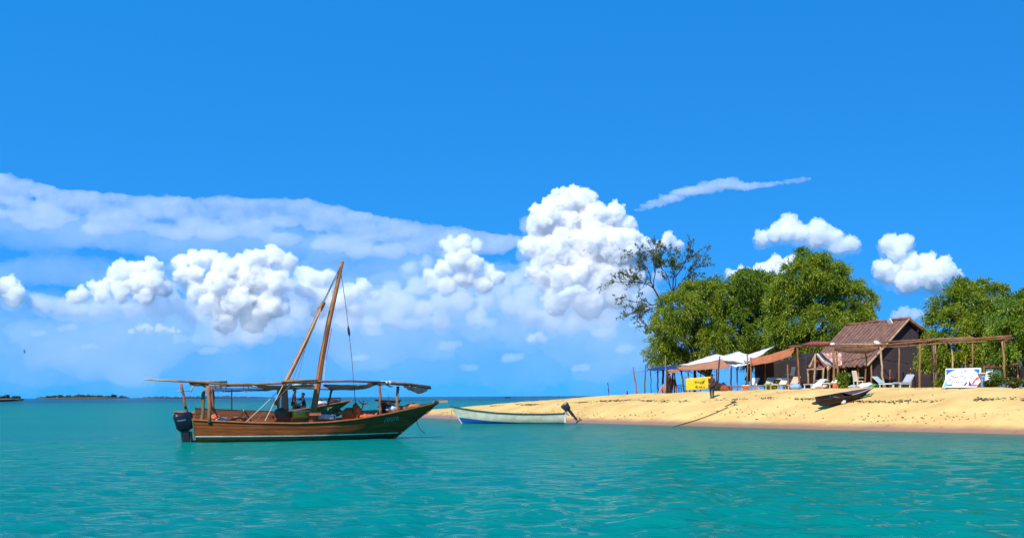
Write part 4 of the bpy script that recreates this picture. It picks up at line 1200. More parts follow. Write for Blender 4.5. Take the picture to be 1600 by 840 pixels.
# leafless-looking tree: spreading limbs with sparse leaves
def bare_tree():
    b = col_at(1046, 21)
    root = thing('sparse_tree', 'tall almost leafless tree with spreading thin branches at the grove end', 'tree', b)
    Y = b.y; rr = random.Random(8); rng = np.random.default_rng(8)
    mb = MB(); tips = []
    def L(px, py, dy=0.0): return at(px, py, Y + dy) - b
    def grow(a, b_, r, depth):
        n = 6
        pts = wobble(a, b_, n, .12 * (b_ - a).length ** .6, rr.random())
        sag = (b_ - a).length
        for i, p_ in enumerate(pts): p_.z += .06 * sag * math.sin(math.pi * i / (n - 1))
        mb.tube(pts, [r * (1 - .55 * i / (n - 1)) for i in range(n)], 6 if r > .04 else 4, .08)
        if depth == 0:
            tips.append(pts); return
        d = (b_ - a)
        for k in range(7 if depth > 1 else 6):
            f = rr.uniform(.35, 1.0) if k else 1.0
            o_ = pts[min(n - 1, int(f * (n - 1)))]
            dirn = d.normalized() + Vector((rr.gauss(0, .55), rr.gauss(0, .5), rr.gauss(.02, .5)))
            ln = d.length * rr.uniform(.32, .62)
            e = o_ + dirn.normalized() * ln
            if depth == 1: e.z -= .12 * ln
            grow(o_, e, max(.010, r * .42), depth - 1)
    base = Vector((0, 0, -.2)); k1 = L(1041, 505); 
    mb.tube([base, Vector((-.15, 0, 1.5)), L(1044, 545), k1], [.24, .21, .17, .15], 8, .06)
    fork2 = L(1036, 480)
    mb.tube([k1, fork2], [.15, .12], 7)
    f1 = L(1022, 450); mb.tube([fork2, L(1030, 464), f1], [.10, .09, .07], 7)
    f2 = L(1052, 458, 1); mb.tube([k1, L(1046, 484), f2], [.11, .10, .08], 7)
    for src, tx, ty, dy, r in ((fork2, 985, 470, .5, .06), (f1, 975, 440, -.5, .055), (f1, 1000, 405, .6, .06), (f1, 1025, 395, -.6, .055), (fork2, 990, 490, -1, .05),
                               (f2, 1050, 400, .5, .06), (f2, 1072, 405, -.7, .06), (f2, 1095, 415, .8, .055), (k1, 1015, 520, .6, .03), (f2, 1080, 440, 0, .04), (f2, 1030, 410, .8, .05)):
        grow(src, L(tx, ty, dy), r, 2)
    mb.build('trunk', BARKD, root, True)
    P = []; D = []
    for pts in tips:
        for k in range(14):
            f = rr.uniform(.2, 1.0); i = min(4, int(f * 5)); p_ = pts[i].lerp(pts[i + 1], f * 5 - i)
            P.append(np.array(p_) + rng.normal(size=3) * .05); D.append(rng.normal(size=3) + np.array([0, 0, -.4]))
    V, Q = leaves(np.array(P), np.array(D), .17, .055, rng)
    o = fast_mesh('crown', V, Q, LEAF3, root); o['kind'] = 'stuff'
bare_tree()

# ------------------------------------------------------------------ thatched hut
roof_m = mat('thatch_roof', (.24, .115, .075), .9, (.125, .058, .040), 3.0, .6, 9, stretch=(1, 1, 1))
roof_dark = mat('dark_thatch', (.115, .068, .055), .9, (.06, .036, .032), 3.0, .6, 9)
gable_m = mat('gable_cloth', (.048, .034, .040), .9, (.030, .022, .027), .9, .4, 4)  # dark cloth, colour lowered further to hold the gable's open shade
A = Vector((25.67, 92.0, 6.62)); hutlen = 8.3; pit = 3.05
TH = (-.265, .964)
T3 = Vector((TH[0], TH[1], 0)); S3 = Vector((TH[1], -TH[0], 0))
gz = gnd_h(A.x, A.y)
hut = thing('thatched_hut', 'thatched hut with long ridged brown roof and dark cloth gable', 'hut', (A.x, A.y, gz), 0)
A0 = Vector((0, 0, A.z - gz))
def corr(mb, a0, a1, b0, b1, n, d, over=0.0, seed=0):
    """ribbed roof slope: ridge a0-a1, eave b0-b1, built of n overlapping courses running down the slope"""
    rr = random.Random(seed)
    nrm = (a1 - a0).cross(b0 - a0).normalized()
    if nrm.z < 0: nrm = -nrm
    for i in range(n):
        f0 = i / n; f1 = (i + 1.15) / n
        lift = d * rr.uniform(.2, 1.0); sl_ = rr.uniform(-.10, .14)
        p0, p1 = a0.lerp(a1, f0), a0.lerp(a1, min(f1, 1.01)); q0, q1 = b0.lerp(b1, f0 + rr.uniform(-.004, .004)), b0.lerp(b1, min(f1, 1.01))
        q0 = q0 + (q0 - p0).normalized() * sl_; q1 = q1 + (q1 - p1).normalized() * sl_
        m0, m1 = p0.lerp(p1, .5) + nrm * (d + lift), q0.lerp(q1, .5) + nrm * (d + lift)
        vs = [p0 + nrm * lift * .3, m0, p1 + nrm * lift * .2, q0 + nrm * lift * .3, m1, q1 + nrm * lift * .2]
        lo = [v - nrm * .05 for v in vs]
        mb.add(vs + lo, [(0, 3, 4, 1), (1, 4, 5, 2), (6, 7, 10, 9), (7, 8, 11, 10), (3, 9, 10, 4), (4, 10, 11, 5), (0, 1, 7, 6), (1, 2, 8, 7), (0, 6, 9, 3), (2, 5, 11, 8)])
    return mb
e0 = A0 - S3 * pit + Vector((0, 0, -2.96)); e1 = e0 + T3 * hutlen
r1_ = A0 + T3 * hutlen
nst = 48
rrf = random.Random(4)
nrm_ = (r1_ - A0).cross(e0 - A0).normalized(); nrm_ = -nrm_ if nrm_.z < 0 else nrm_
# each palm course of the seaward slope is a piece of its own
for i in range(nst):
    f0 = i / nst; f1 = min((i + 1.15) / nst, 1.004)
    mb = MB()
    ext = rrf.uniform(-.12, .16); lift = rrf.uniform(.0, .05)
    p0, p1 = A0.lerp(r1_, f0), A0.lerp(r1_, f1); q0, q1 = e0.lerp(e1, f0), e0.lerp(e1, f1)
    q0 = q0 + (q0 - p0).normalized() * ext; q1 = q1 + (q1 - p1).normalized() * ext
    m0, m1 = p0.lerp(p1, .5) + nrm_ * (.06 + lift), q0.lerp(q1, .5) + nrm_ * (.06 + lift)
    vs = [p0 + nrm_ * lift * .5, m0, p1 + nrm_ * lift * .3, q0 + nrm_ * lift * .5, m1, q1 + nrm_ * lift * .3]; lo = [v - nrm_ * .05 for v in vs]
    mb.add(vs + lo, [(0, 3, 4, 1), (1, 4, 5, 2), (6, 7, 10, 9), (7, 8, 11, 10), (3, 9, 10, 4), (4, 10, 11, 5), (0, 1, 7, 6), (1, 2, 8, 7), (0, 6, 9, 3), (2, 5, 11, 8)])
    mb.build('roof_course', roof_m if i % 3 else roof_dark, hut)
br0 = A0 + S3 * 3.9 + Vector((0, 0, -2.5)); br1 = br0 + T3 * hutlen
o = corr(MB(), A0, r1_, br0, br1, 30, .06, 0, 9).build('back_roof', roof_dark, hut); o['kind'] = 'stuff'
MB().tube(wobble(A0 + Vector((0, 0, .10)) - T3 * .15, r1_ + Vector((0, 0, .08)), 9, .06, 2), .10, 7, .15).build('ridge_roll', wood_red, hut, True)
MB().box(A0.lerp(r1_, .22) + Vector((-.15, -.05, -.22)), (.07, .42, .85), (R(-18), R(-25), R(20))).build('roof_patch', white_paint, hut)
# rake boards on the gable towards the pergola
MB().tube([A0 - T3 * .1 + Vector((0, 0, .06)), A0.lerp(e0, .5) - T3 * .1, e0 - T3 * .1], .07, 6, .1).build('rake_pole', wood_pale, hut)
MB().tube([A0 - T3 * .1 + Vector((0, 0, .06)), A0.lerp(br0, .5) - T3 * .1 + Vector((0, 0, .02)), br0 - T3 * .1], .09, 6, .1).build('rake_pole', wood_pole, hut)
# gable: dark cloth hung in panels
g_low = -.0
gm = MB()
def gp(f, z): return A0 + S3 * f + Vector((0, 0, z)) + T3 * .25
cl = [(-2.2, 3.1, -2.25, -.42), (-.6, -.42, 1.2, -.42)]
pan = [[gp(-.05, -.12), gp(.9, -.75), gp(.9, -1.55), gp(-1.25, -1.4)], [gp(-1.25, -1.35), gp(2.3, -1.70), gp(2.3, -3.2), gp(-2.5, -2.5)], [gp(-2.5, -2.45), gp(2.6, -3.1), gp(2.6, -4.3), gp(-2.6, -3.75)]]
for k, c in enumerate(pan):
    sheet('gable_cloth', c, 12, 8, .05, gable_m, hut, .02, k, .02)
# posts and end wall; added dark boards stand in for the open interior's shade
for i in range(6):
    q0 = e0.lerp(e1, i / 5) + S3 * .35
    MB().tube(wobble((q0.x, q0.y, 0), (q0.x, q0.y, e0.z + .28), 5, .03, i), .06, 7).build('post', wood_pole, hut, True)
w0 = -S3 * .6 + T3 * .4; w1 = w0 + T3 * (hutlen - .8)
for i in range(16):
    c = w0.lerp(w1, (i + .5) / 16)
    MB().box((c.x, c.y, 1.45), (hutlen / 16 * .94, .05, 2.9), (0, 0, math.atan2(TH[1], TH[0]))).build('interior_shade_board', wood_dark, hut)
MB().box((1.6 * TH[1] + TH[0] * .5, -1.6 * TH[0] + TH[1] * .5, 1.1), (.06, 3.6, 2.2), (0, 0, math.atan2(TH[1], TH[0]))).build('end_wall', cloth_dark, hut)

# little porch with a pieced cloth in front of the hut
b = col_at(1286, 11.2); Yp = b.y
porch = thing('small_porch', 'little pole porch with patched cloth gable in front of the hut', 'porch', b)
def PL(px, py, dy=0.0): return at(px, py, Yp + dy) - b
for (x0, y0, x1, y1, dy) in ((1274, 553, 1272, 601, 0), (1262.5, 576, 1263, 600, .4), (1287, 576, 1286.5, 606, 0), (1295, 570, 1295, 604, 1.2), (1293, 572, 1294, 602, 2.0)):
    MB().tube(wobble(PL(x0, y0, dy), PL(x1, y1, dy), 5, .03, x0), .055, 7).build('post', wood_pale, porch, True)
MB().tube([PL(1275, 552), PL(1265, 573, .2)], .05, 6).build('rafter', wood_pale, porch)
MB().tube([PL(1277, 552), PL(1287, 566), PL(1298, 571, .4)], .05, 6).build('rafter', wood_pale, porch)
MB().tube([PL(1261, 577, .2), PL(1288, 576, .2)], .05, 6).build('tie_pole', wood_pale, porch)
MB().tube([PL(1264, 573.5, .4), PL(1287, 573, .4)], .06, 6).build('tie_pole', mat('pink_cloth', (.36, .10, .13), .8), porch)
patched = mat('patched_cloth', (.40, .16, .12), .85, (.62, .42, .34), 3.5, .4, 8, contrast=(.45, .55))
sheet('cloth_roof', [PL(1277, 551), PL(1316, 550, .6), PL(1316, 571, -.2), PL(1297, 570, -.2)], 14, 8, .10, patched, porch, .04, 3, .02)
MB().add([PL(1275, 554, .5), PL(1265, 573, .5), PL(1288, 572, .5)], [(0, 1, 2)]).build('gable_panel', mat('rust_panel', (.16, .05, .025), .8), porch)
MB().tube(sagline(PL(1277, 552, -.05), PL(1298, 571, -.05), .12), .06, 6, .3).build('cloth_edge', cloth_white, porch)

# ------------------------------------------------------------------ pole pergola
pb = col_at(1400, 10.6)
perg = thing('pole_pergola', 'long open pergola of crooked poles in front of the hut', 'pergola', pb)
def pc(px, s=10.6): return depth_at(px, s)
def PP(px, py, s=10.6): return at(px, py, pc(px, s)) - pb
for x0, y0, x1, s_, r, mm in ((1246, 543, 1250, 10.6, .075, wood_red), (1302, 541, 1303, 10.6, .085, wood_pole), (1307, 547, 1310, 10.9, .08, wood_pole), (1376, 537, 1381, 10.6, .075, wood_pale),
                              (1438, 534, 1437, 10.6, .075, wood_pole), (1457, 538, 1456, 12.5, .06, wood_dark), (1459, 539, 1459.5, 13.5, .05, wood_pole), (1486, 531, 1492, 10.9, .06, wood_pale),
                              (1509, 556, 1510, 14, .045, wood_pole), (1566, 533, 1573, 10.6, .075, wood_pole), (1423, 574, 1424, 12, .05, wood_pole), (1391, 577, 1390, 12.4, .05, wood_red)):
    top = PP(x0, y0, s_); Yb = pc(x1, s_); bot = Vector(((x1 - 800) / F * Yb, Yb, 0)); bot.z = gnd_h(bot.x, bot.y) - .1; bot -= pb
    r *= .85
    MB().tube(wobble(top, bot, 7, .05, x0), [r * .85, r * .9, r, r * .95, r * 1.05, r * 1.05, r * 1.1], 8, .06).build('post', mm, perg, True)
def beam(pts, s0, s1, r, m, seed):
    n = len(pts); rr = random.Random(seed)
    r *= .75
    p3 = [PP(px, py, s0 + (s1 - s0) * i / (n - 1)) + Vector((0, rr.uniform(-.1, .1), rr.uniform(-.05, .05))) for i, (px, py) in enumerate(pts)]
    MB().tube(p3, [r * rr.uniform(.85, 1.1) for _ in p3], 7, .08).build('beam', m, perg, True)
beam([(1233, 542), (1260, 540), (1290, 538), (1303, 539)], 10.6, 10.6, .09, wood_red, 1)
beam([(1240, 541), (1270, 540), (1300, 540), (1330, 541), (1372, 539)], 10.6, 10.6, .07, wood_red, 2)
beam([(1300, 538), (1340, 538), (1378, 536)], 10.8, 10.8, .07, wood_pale, 3)
beam([(1372, 539), (1400, 536), (1440, 533), (1480, 529)], 10.6, 10.6, .08, wood_red, 4)
beam([(1380, 535), (1420, 533), (1470, 530), (1520, 527)], 10.7, 10.7, .07, wood_pole, 5)
beam([(1440, 531), (1490, 530), (1540, 528), (1581, 525)], 10.6, 10.6, .08, wood_red, 6)
beam([(1470, 532), (1520, 529), (1570, 528)], 10.5, 10.6, .065, wood_pole, 7)
beam([(1520, 530), (1560, 529.5), (1582, 527)], 10.8, 10.8, .06, wood_pale, 8)
for px, y0, y1 in ((1262, 541, 545), (1300, 540, 547), (1340, 539, 545), (1376, 537, 541), (1410, 535, 538), (1438, 533, 537), (1470, 531, 534), (1500, 530, 533), (1535, 529, 532), (1566, 528, 532)):
    beam([(px, y0), (px + 6, (y0 + y1) / 2), (px + 11, y1)], 10.5, 14.2, .05, wood_pole, px)
beam([(1300, 546), (1360, 543), (1410, 540), (1480, 536), (1575, 533)], 14, 14, .055, wood_pole, 31)
for px in (1310, 1352, 1405, 1462, 1520, 1570):
    top = PP(px, float(np.interp(px, [1300, 1575], [546, 533])), 14); Yb = pc(px, 14); bot = Vector(((px - 800) / F * Yb, Yb, 0)); bot.z = gnd_h(bot.x, bot.y) - .1; bot -= pb
    MB().tube(wobble(top, bot, 6, .05, px), .05, 7, .06).build('post', wood_pole, perg, True)
# rolled cloth on the pergola
MB().tube([PP(x, y) + Vector((0, -.1, .05)) for x, y in ((1252, 540), (1268, 538), (1285, 537.5), (1300, 537))], [.06, .13, .13, .07], 8, .25).build('rolled_cloth', mat('dull_red_cloth', (.30, .075, .06), .85, (.2, .05, .04), 4, .4), perg, True)
MB().tube([PP(x, y) + Vector((0, .1, -.15)) for x, y in ((1306, 541), (1330, 543), (1356, 543), (1374, 540))], [.05, .20, .18, .06], 8, .2).build('rolled_cloth', mat('brown_canvas', (.16, .075, .03), .85, (.10, .05, .02), 4, .4), perg, True)
for px, py in ((1301, 538), (1372, 537), (1369, 535)):
    MB().blob(PP(px, py) + Vector((0, -.08, .03)), (.16, .1, .09), px, 2, .3).build('lashing', cloth_white, perg, True)

# ------------------------------------------------------------------ tarps
def tarp(name, label, pts, sag, m, posts=(), seed=0, wr=.04, nx=20, ny=12, guy=None, postm=wood_pole):
    """pts: four (px, py, s)"""
    c = [at(px, py, depth_at(px, s)) for px, py, s in pts]
    base = (c[0] + c[1] + c[2] + c[3]) / 4; base.z = gnd_h(base.x, base.y)
    root = thing(name, label, 'tarp shelter', base)
    sheet('tarp', [q - base for q in c], nx, ny, sag, m, root, wr, seed, .02)
    for px0, py0, px1, s, r in posts:
        Yt = depth_at(px0, s); top = at(px0, py0, Yt); Yb = depth_at(px1, s); bx = (px1 - 800) / F * Yb
        bot = Vector((bx, Yb, gnd_h(bx, Yb) - .1))
        MB().tube(wobble(top - base, bot - base, 6, .04, px0), [r * .9, r, r, r, r * 1.05, r * 1.1], 7, .05).build('post', postm, root, True)
    for i in range(4):
        q = c[i] - base
        MB().tube(sagline(q, q + Vector((0, 0, .01)) + (c[i] - (c[0] + c[2]) / 2).normalized() * .35, .03, 4), .012, 4).build('guy_rope', rope_m, root)
    return root
tarp('orange_tarp_shelter', 'rust orange tarp slung from the pergola end, sagging over loungers', [(1172, 560, 11), (1243, 541, 11), (1236, 556, 9.6), (1173, 571, 9.6)], .28, cloth_orange,
     ((1173, 558, 1174, 9.8, .06), (1231, 556, 1231, 10, .05)), 3, .035)
tarp('tan_tarp_shelter', 'tan tarp pitched low behind the yellow banner', [(1058, 573, 13), (1127, 561, 13), (1145, 574, 10.2), (1062, 578, 10.0)], .16, cloth_tan,
     ((1125, 556, 1121, 9.9, .05), (1143, 572, 1142.5, 10.3, .06), (1064, 577, 1070, 10.3, .06), (1075, 578, 1078, 12, .045), (1086, 575, 1085, 13, .11), (1095, 577, 1095, 14, .035), (1107, 576, 1111, 14, .07)), 5, .03, postm=wood_dark)
tarp('brown_tarp_shelter', 'small brown tarp flap over the red clad person, seaward end of camp', [(1043, 578, 11.5), (1068, 571, 13), (1080, 577, 11), (1045, 583, 9.8)], .10, cloth_tan,
     ((1044, 582, 1039, 10, .05), (1052, 581, 1049, 10.8, .07)), 6, .03, postm=wood_dark)
tarp('white_tarp_shelter', 'wide white tarp ridge stretched under the trees behind the tan one', [(1060, 571, 14), (1120, 552, 16), (1170, 562, 12), (1128, 563, 12.5)], .10, cloth_white,
     ((1120, 553, 1120, 16, .05),), 7, .05)
tarp('white_tarp_shelter', 'white tarp sweeping up towards the orange one, bright in sun', [(1118, 556, 15.5), (1155, 548, 17), (1185, 561, 12), (1150, 573, 11)], .30, cloth_white,
     ((1168, 552, 1168, 11.5, .05), (1152, 572, 1152, 13, .05)), 8, .05)
tarp('white_tarp_shelter', 'pointed white tarp rising highest beside the orange one', [(1160, 556, 14), (1211, 540, 15.5), (1192, 553, 12.5), (1165, 566, 12)], .12, cloth_white,
     ((1196, 550, 1196, 15, .05), (1210, 542, 1210, 15.5, .05)), 9, .04)
tarp('blue_tarp_shelter', 'blue tarp on thin poles at the seaward end of the camp', [(1012, 576, 13), (1052, 570, 14.5), (1060, 575, 12), (1016, 579, 11)], .05, cloth_blue,
     ((1017, 577, 1017.5, 12.5, .035), (1028, 577, 1028, 11.5, .06), (1036, 577, 1036.5, 12.2, .085), (1054, 572, 1054, 14, .05)), 10, .03, postm=wood_dark)
o = sheet('white_cloth', [at(1030, 569.5, depth_at(1030, 15)), at(1048, 568.5, depth_at(1048, 15)), at(1049, 572, depth_at(1049, 14.4)), at(1030, 572, depth_at(1030, 14.4))], 8, 4, .02, cloth_white, None, .02, 2)
tag(o, 'folded white cloth lying on the back of the blue tarp', 'cloth')
tarp('rust_roof_shelter', 'rusty red sheet roof on poles under the landward tree', [(1536, 571, 15), (1588, 559, 16), (1592, 568, 13.5), (1540, 574, 13)], .10, mat('rust_sheet', (.34, .075, .03), .75, (.20, .05, .02), 3, .4),
     ((1538, 572, 1538, 14, .05), (1590, 564, 1590, 14, .05)), 11, .05)
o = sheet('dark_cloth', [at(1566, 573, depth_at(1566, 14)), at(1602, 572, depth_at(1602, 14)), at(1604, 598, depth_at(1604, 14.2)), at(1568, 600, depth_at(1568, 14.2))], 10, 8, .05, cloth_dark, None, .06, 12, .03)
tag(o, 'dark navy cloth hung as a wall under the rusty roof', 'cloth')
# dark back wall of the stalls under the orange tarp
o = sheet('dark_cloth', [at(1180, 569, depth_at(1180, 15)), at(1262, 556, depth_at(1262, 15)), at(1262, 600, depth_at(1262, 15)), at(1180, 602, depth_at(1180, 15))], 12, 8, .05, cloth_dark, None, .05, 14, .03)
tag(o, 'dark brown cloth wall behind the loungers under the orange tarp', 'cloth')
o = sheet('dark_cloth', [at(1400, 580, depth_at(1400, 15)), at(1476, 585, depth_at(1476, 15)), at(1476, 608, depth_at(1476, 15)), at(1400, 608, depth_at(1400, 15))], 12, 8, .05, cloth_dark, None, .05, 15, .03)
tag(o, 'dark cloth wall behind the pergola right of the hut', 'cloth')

o = sheet('dark_cloth', [at(1250, 552, depth_at(1250, 17)), at(1322, 548, depth_at(1322, 17)), at(1322, 606, depth_at(1322, 17)), at(1250, 606, depth_at(1250, 17))], 12, 8, .05, cloth_dark, None, .05, 16, .03)  # added sheet; its dark colour makes the darkness behind the porch
tag(o, 'added dark sheet standing in for the darkness behind the little porch', 'cloth')
# lone stakes on the sand
def stake(label, x0, y0, x1, y1, r, s, m=wood_dark):
    Yb = depth_at(x1, s); bx = (x1 - 800) / F * Yb; bot = Vector((bx, Yb, gnd_h(bx, Yb) - .15)); top = at(x0, y0, depth_at(x0, s))
    o = MB().tube([v - bot for v in wobble(top, bot, 6, .04, x0)], [r * .8, r * .9, r, r, r * 1.05, r * 1.1], 7, .08).build('stake', m, None, True, loc=bot)
    return tag(o, label, 'stake', 'stakes on the sand')
stake('leaning dark stake joined by a cross stick to the upright one', 989.5, 573, 996, 617, .06, 9.5, wood_red)
stake('upright dark stake beside the blue tarp', 1009, 570, 1007, 616, .055, 9.5, mat('olive_stake', (.10, .085, .03), .8))
stake('thin bare stake standing alone far out along the spit', 949.5, 597, 951.5, 618, .04, 9.5)
stake('short stub of a stake on the spit crest', 980, 610, 980, 618, .06, 9.5)
stake('thin pale pole rising through the tree edge by the tan tarp', 1040, 555, 1040, 600, .022, 9.8, wood_pale)
Yk = depth_at(1000, 9.5)
o = MB().tube([(0, 0, 0), at(1008, 579.5, Yk) - at(993, 581, Yk)], .025, 6).build('cross_stick', wood_pole, None, loc=at(993, 581, Yk)); tag(o, 'thin stick lashed between the two stakes near the blue tarp', 'stick')
# sticks in an A by the blue tarp
b = col_at(1034, 9.6)
o = thing('wooden_trestle', 'pale orange wooden trestle of two sticks under the blue tarp', 'trestle', b)
for x0, y0, x1, y1 in ((1037, 600, 1029, 613), (1037, 599, 1038, 613)):
    MB().tube([at(x0, y0, b.y) - b, at((x0 + x1) / 2, (y0 + y1) / 2 + .5, b.y) - b, at(x1, y1, b.y) - b], [.05, .07, .06], 7).build('leg', mat('orange_wood', (.50, .20, .08), .8), o)
MB().tube([at(1032, 607, b.y) - b, at(1038, 607.5, b.y) - b], .03, 6).build('brace', MATS['orange_wood'], o)

# ------------------------------------------------------------------ yellow banner
b = col_at(1092, 9.3); b.z -= .02; Yb = b.y
ban = thing('yellow_banner', 'yellow cloth banner with dark green lettering on the sand crest', 'banner', b)
def BL(px, py, dy=0.0): return at(px, py, Yb + dy) - b
cloth_ = sheet('cloth', [BL(1071.5, 591), BL(1113, 587.5), BL(1108, 607), BL(1072, 610)], 16, 8, .02, yellow_cloth, ban, .015, 21, .02)
for px in (1072, 1109):
    MB().tube([BL(px, 588, .05), BL(px, 612, .05)], .035, 7).build('stake', wood_dark, ban)
def stroke(par, fn, pts, r, m, dy=-.06, name='lettering'):
    MB().tube([fn(x, y, dy) for x, y in pts], r, 5).build(name, m, par)
for pts in ([(1085.5, 595), (1087.5, 597)], [(1086, 597.5), (1088.5, 595.5)], [(1089, 596), (1090.5, 597.5)], [(1091.5, 597.5), (1092, 595.5), (1093, 597)], [(1094, 599), (1096, 595)],
            [(1097, 599), (1098, 596), (1101, 593.5)], [(1099, 598), (1100, 596)], [(1086.5, 604.5), (1088, 602), (1090, 604)], [(1087, 604), (1089.5, 605)], [(1092, 605), (1093, 603), (1094, 605)],
            [(1095, 605), (1096.5, 602.5), (1097.5, 604.5)], [(1099, 604.5), (1101, 603.5)]):
    stroke(ban, BL, pts, .022, glyph_green)

# ------------------------------------------------------------------ painted signboard
b = col_at(1504, 10.0); Ys = b.y
sign = thing('signboard', 'white signboard with blue corners and coloured painting by the pergola', 'signboard', b)
def SL(px, py, dy=0.0): return at(px, py, Ys + dy) - b
sg_white = mat('sign_white', (.82, .82, .84), .5, (.74, .74, .78), 3); sg_blue = mat('sign_blue', (.02, .16, .62), .5); sg_red = mat('sign_red', (.60, .08, .08), .5)
sg_purple = mat('sign_purple', (.09, .03, .36), .5); sg_teal = mat('sign_teal', (.18, .50, .58), .5); sg_dark = mat('sign_dark', (.10, .02, .04), .5); sg_pink = mat('sign_pink', (.75, .45, .48), .5); sg_ink = mat('sign_ink', (.06, .16, .45), .5)
def plate(par, fn, pts, m, dy, name, th=.03):
    f = [fn(x, y, dy) for x, y in pts]; k = [fn(x, y, dy + th) for x, y in pts]; n = len(pts)
    return MB().add(f + k, [tuple(range(n)), tuple(reversed(range(n, 2 * n)))] + [(i, n + i, n + (i + 1) % n, (i + 1) % n) for i in range(n)]).build(name, m, par)
plate(sign, SL, [(1477.5, 575.5), (1533, 574), (1533.5, 604.5), (1472, 605), (1477, 592)], sg_white, 0, 'board', .05)
plate(sign, SL, [(1478.5, 577), (1493, 577), (1484, 581), (1479, 586)], sg_blue, -.012, 'painted_corner', .008)
plate(sign, SL, [(1520.5, 576.5), (1530.5, 576.3), (1530.5, 587), (1526, 580.5)], sg_blue, -.012, 'painted_corner', .008)
plate(sign, SL, [(1478.5, 593), (1480.5, 602), (1473.5, 604.5)], sg_teal, -.012, 'painted_corner', .008)
plate(sign, SL, [(1513, 602.2), (1515, 594), (1518, 601), (1528, 600.5), (1524, 602.5)], sg_purple, -.012, 'painted_figure', .008)
plate(sign, SL, [(1480, 600.2), (1488, 600), (1488, 602), (1480.5, 602.4)], sg_ink, -.012, 'painted_band', .008)
plate(sign, SL, [(1518, 600), (1521, 595), (1525, 590), (1530.5, 588), (1529, 591.5), (1524, 594), (1521, 600)], sg_red, -.012, 'painted_figure', .008)
plate(sign, SL, [(1526, 604), (1531, 597), (1533, 597), (1533, 604)], sg_dark, -.012, 'painted_figure', .008)
plate(sign, SL, [(1506, 601), (1510.5, 596), (1511.5, 597.5), (1507.5, 602.5)], sg_dark, -.012, 'painted_figure', .008)
for x in (1487.5, 1494, 1497.5, 1503):
    plate(sign, SL, [(x - 1, 595.5), (x, 596.2), (x + 1.2, 595.3), (x + .2, 598.3)], sg_dark, -.012, 'painted_mark', .008)
rs = random.Random(5)
for x, y in ((1500, 581), (1503, 581), (1507, 578.5), (1509, 579), (1487, 588), (1490, 588), (1493, 588.4), (1496, 589), (1501, 586.5), (1504, 587), (1508, 590), (1512, 589.5), (1516, 588.5), (1518, 587), (1520, 586), (1519, 590.2), (1483, 593), (1485, 592)):
    stroke(sign, SL, [(x - rs.uniform(.6, 1.4), y + rs.uniform(-.6, .6)), (x, y + rs.uniform(-.8, .8)), (x + rs.uniform(.6, 1.5), y + rs.uniform(-.6, .6))], .018, sg_ink if rs.random() < .75 else sg_pink, -.012, 'painted_lettering')
for px in (1479, 1531.5):
    MB().tube([SL(px, 574, .08), SL(px, 608, .08)], .04, 7).build('post', wood_pole, sign)

# ------------------------------------------------------------------ loungers, tables, small furniture
lounge_wood = mat('bleached_wood', (.62, .50, .34), .8, (.46, .34, .22), 3, .3)
def lounger(label, px, s, rz, m, back=45, group='loungers along the sand crest', cloth=None):
    b = col_at(px, s)
    o = thing('sun_lounger', label, 'lounger', b, rz, group)
    o.scale = (.88, .88, .88)
    for sd in (-1, 1):
        MB().box((.0, sd * .30, .30), (1.30, .05, .07)).build('side_rail', m, o)
        for x in (-.55, .55):
            MB().box((x, sd * .30, .14), (.06, .06, .32)).build('leg', m, o)
    for i in range(9):
        MB().box((-.58 + i * .135, 0, .345), (.10, .60, .022)).build('slat', m, o)
    a = R(back)
    for i in range(6):
        d = .08 + i * .12
        MB().box((.60 + d * math.cos(a), 0, .36 + d * math.sin(a)), (.10, .60, .022), (0, -a, 0)).build('back_slat', m, o)
    for sd in (-1, 1):
        MB().tube([(.60, sd * .28, .33), (.60 + .78 * math.cos(a), sd * .28, .33 + .78 * math.sin(a))], .025, 6).build('back_rail', m, o)
    if cloth:
        MB().box((.60 + .4 * math.cos(a) - .03, 0, .38 + .4 * math.sin(a)), (.74, .56, .05), (0, -a, 0)).build('cushion', cloth, o, bevel=.015)
        MB().box((0, 0, .385), (1.2, .56, .05)).build('cushion', cloth, o, bevel=.015)
    return o
cream = mat('cream_cushion', (.74, .66, .46), .85, (.62, .53, .36), 3)
lounger('white lounger with raised back beside the orange crate', 1171, 10.0, R(52), mat('weathered_white', (.58, .52, .42), .8, (.42, .36, .28), 4, .2), 50, cloth=cloth_white)
lounger('white lounger with steep back, first under the orange tarp', 1196, 10.0, R(56), MATS['weathered_white'], 52)
lounger('cream cushioned lounger under the middle of the orange tarp', 1216, 10.0, R(50), lounge_wood, 42, cloth=cream)
lounger('bare wooden lounger with tilted back at the pergola end of the tarp', 1233, 9.8, R(46), lounge_wood, 50)
lounger('pale lounger with low back between the pergola posts', 1297, 10.0, R(48), lounge_wood, 32, cloth=cream)
lounger('grey lounger lying by the porch posts', 1270, 10.1, R(40), mat('grey_plastic', (.55, .58, .62), .5), 28)
lounger('teal lounger, seaward one of two right of the hut', 1390, 10.0, R(130), mat('pale_teal', (.38, .52, .50), .6, (.52, .56, .50), 4), 38)
lounger('teal lounger with back raised high, landward of its pair', 1408, 10.0, R(42), MATS['pale_teal'], 46, cloth=cloth_grey)
o = lounger('purple cushioned lounger lying flat by the tan tarp', 1151, 10.1, R(8), wood_red, 12, cloth=mat('mauve_cushion', (.30, .22, .30), .85))
def table(label, px, s, w, h, m, rz=0.0, name='table', cat='table'):
    b = col_at(px, s); o = thing(name, label, cat, b, rz)
    MB().box((0, 0, h), (w, .6, .05)).build('top', m, o, bevel=.01)
    for x in (-1, 1):
        for y in (-1, 1):
            MB().box((x * (w / 2 - .06), y * .24, h / 2 - .02), (.05, .05, h)).build('leg', wood_pole, o)
    return o
table('long pale table at the back under the orange tarp', 1213, 12.5, 1.2, .78, white_paint)
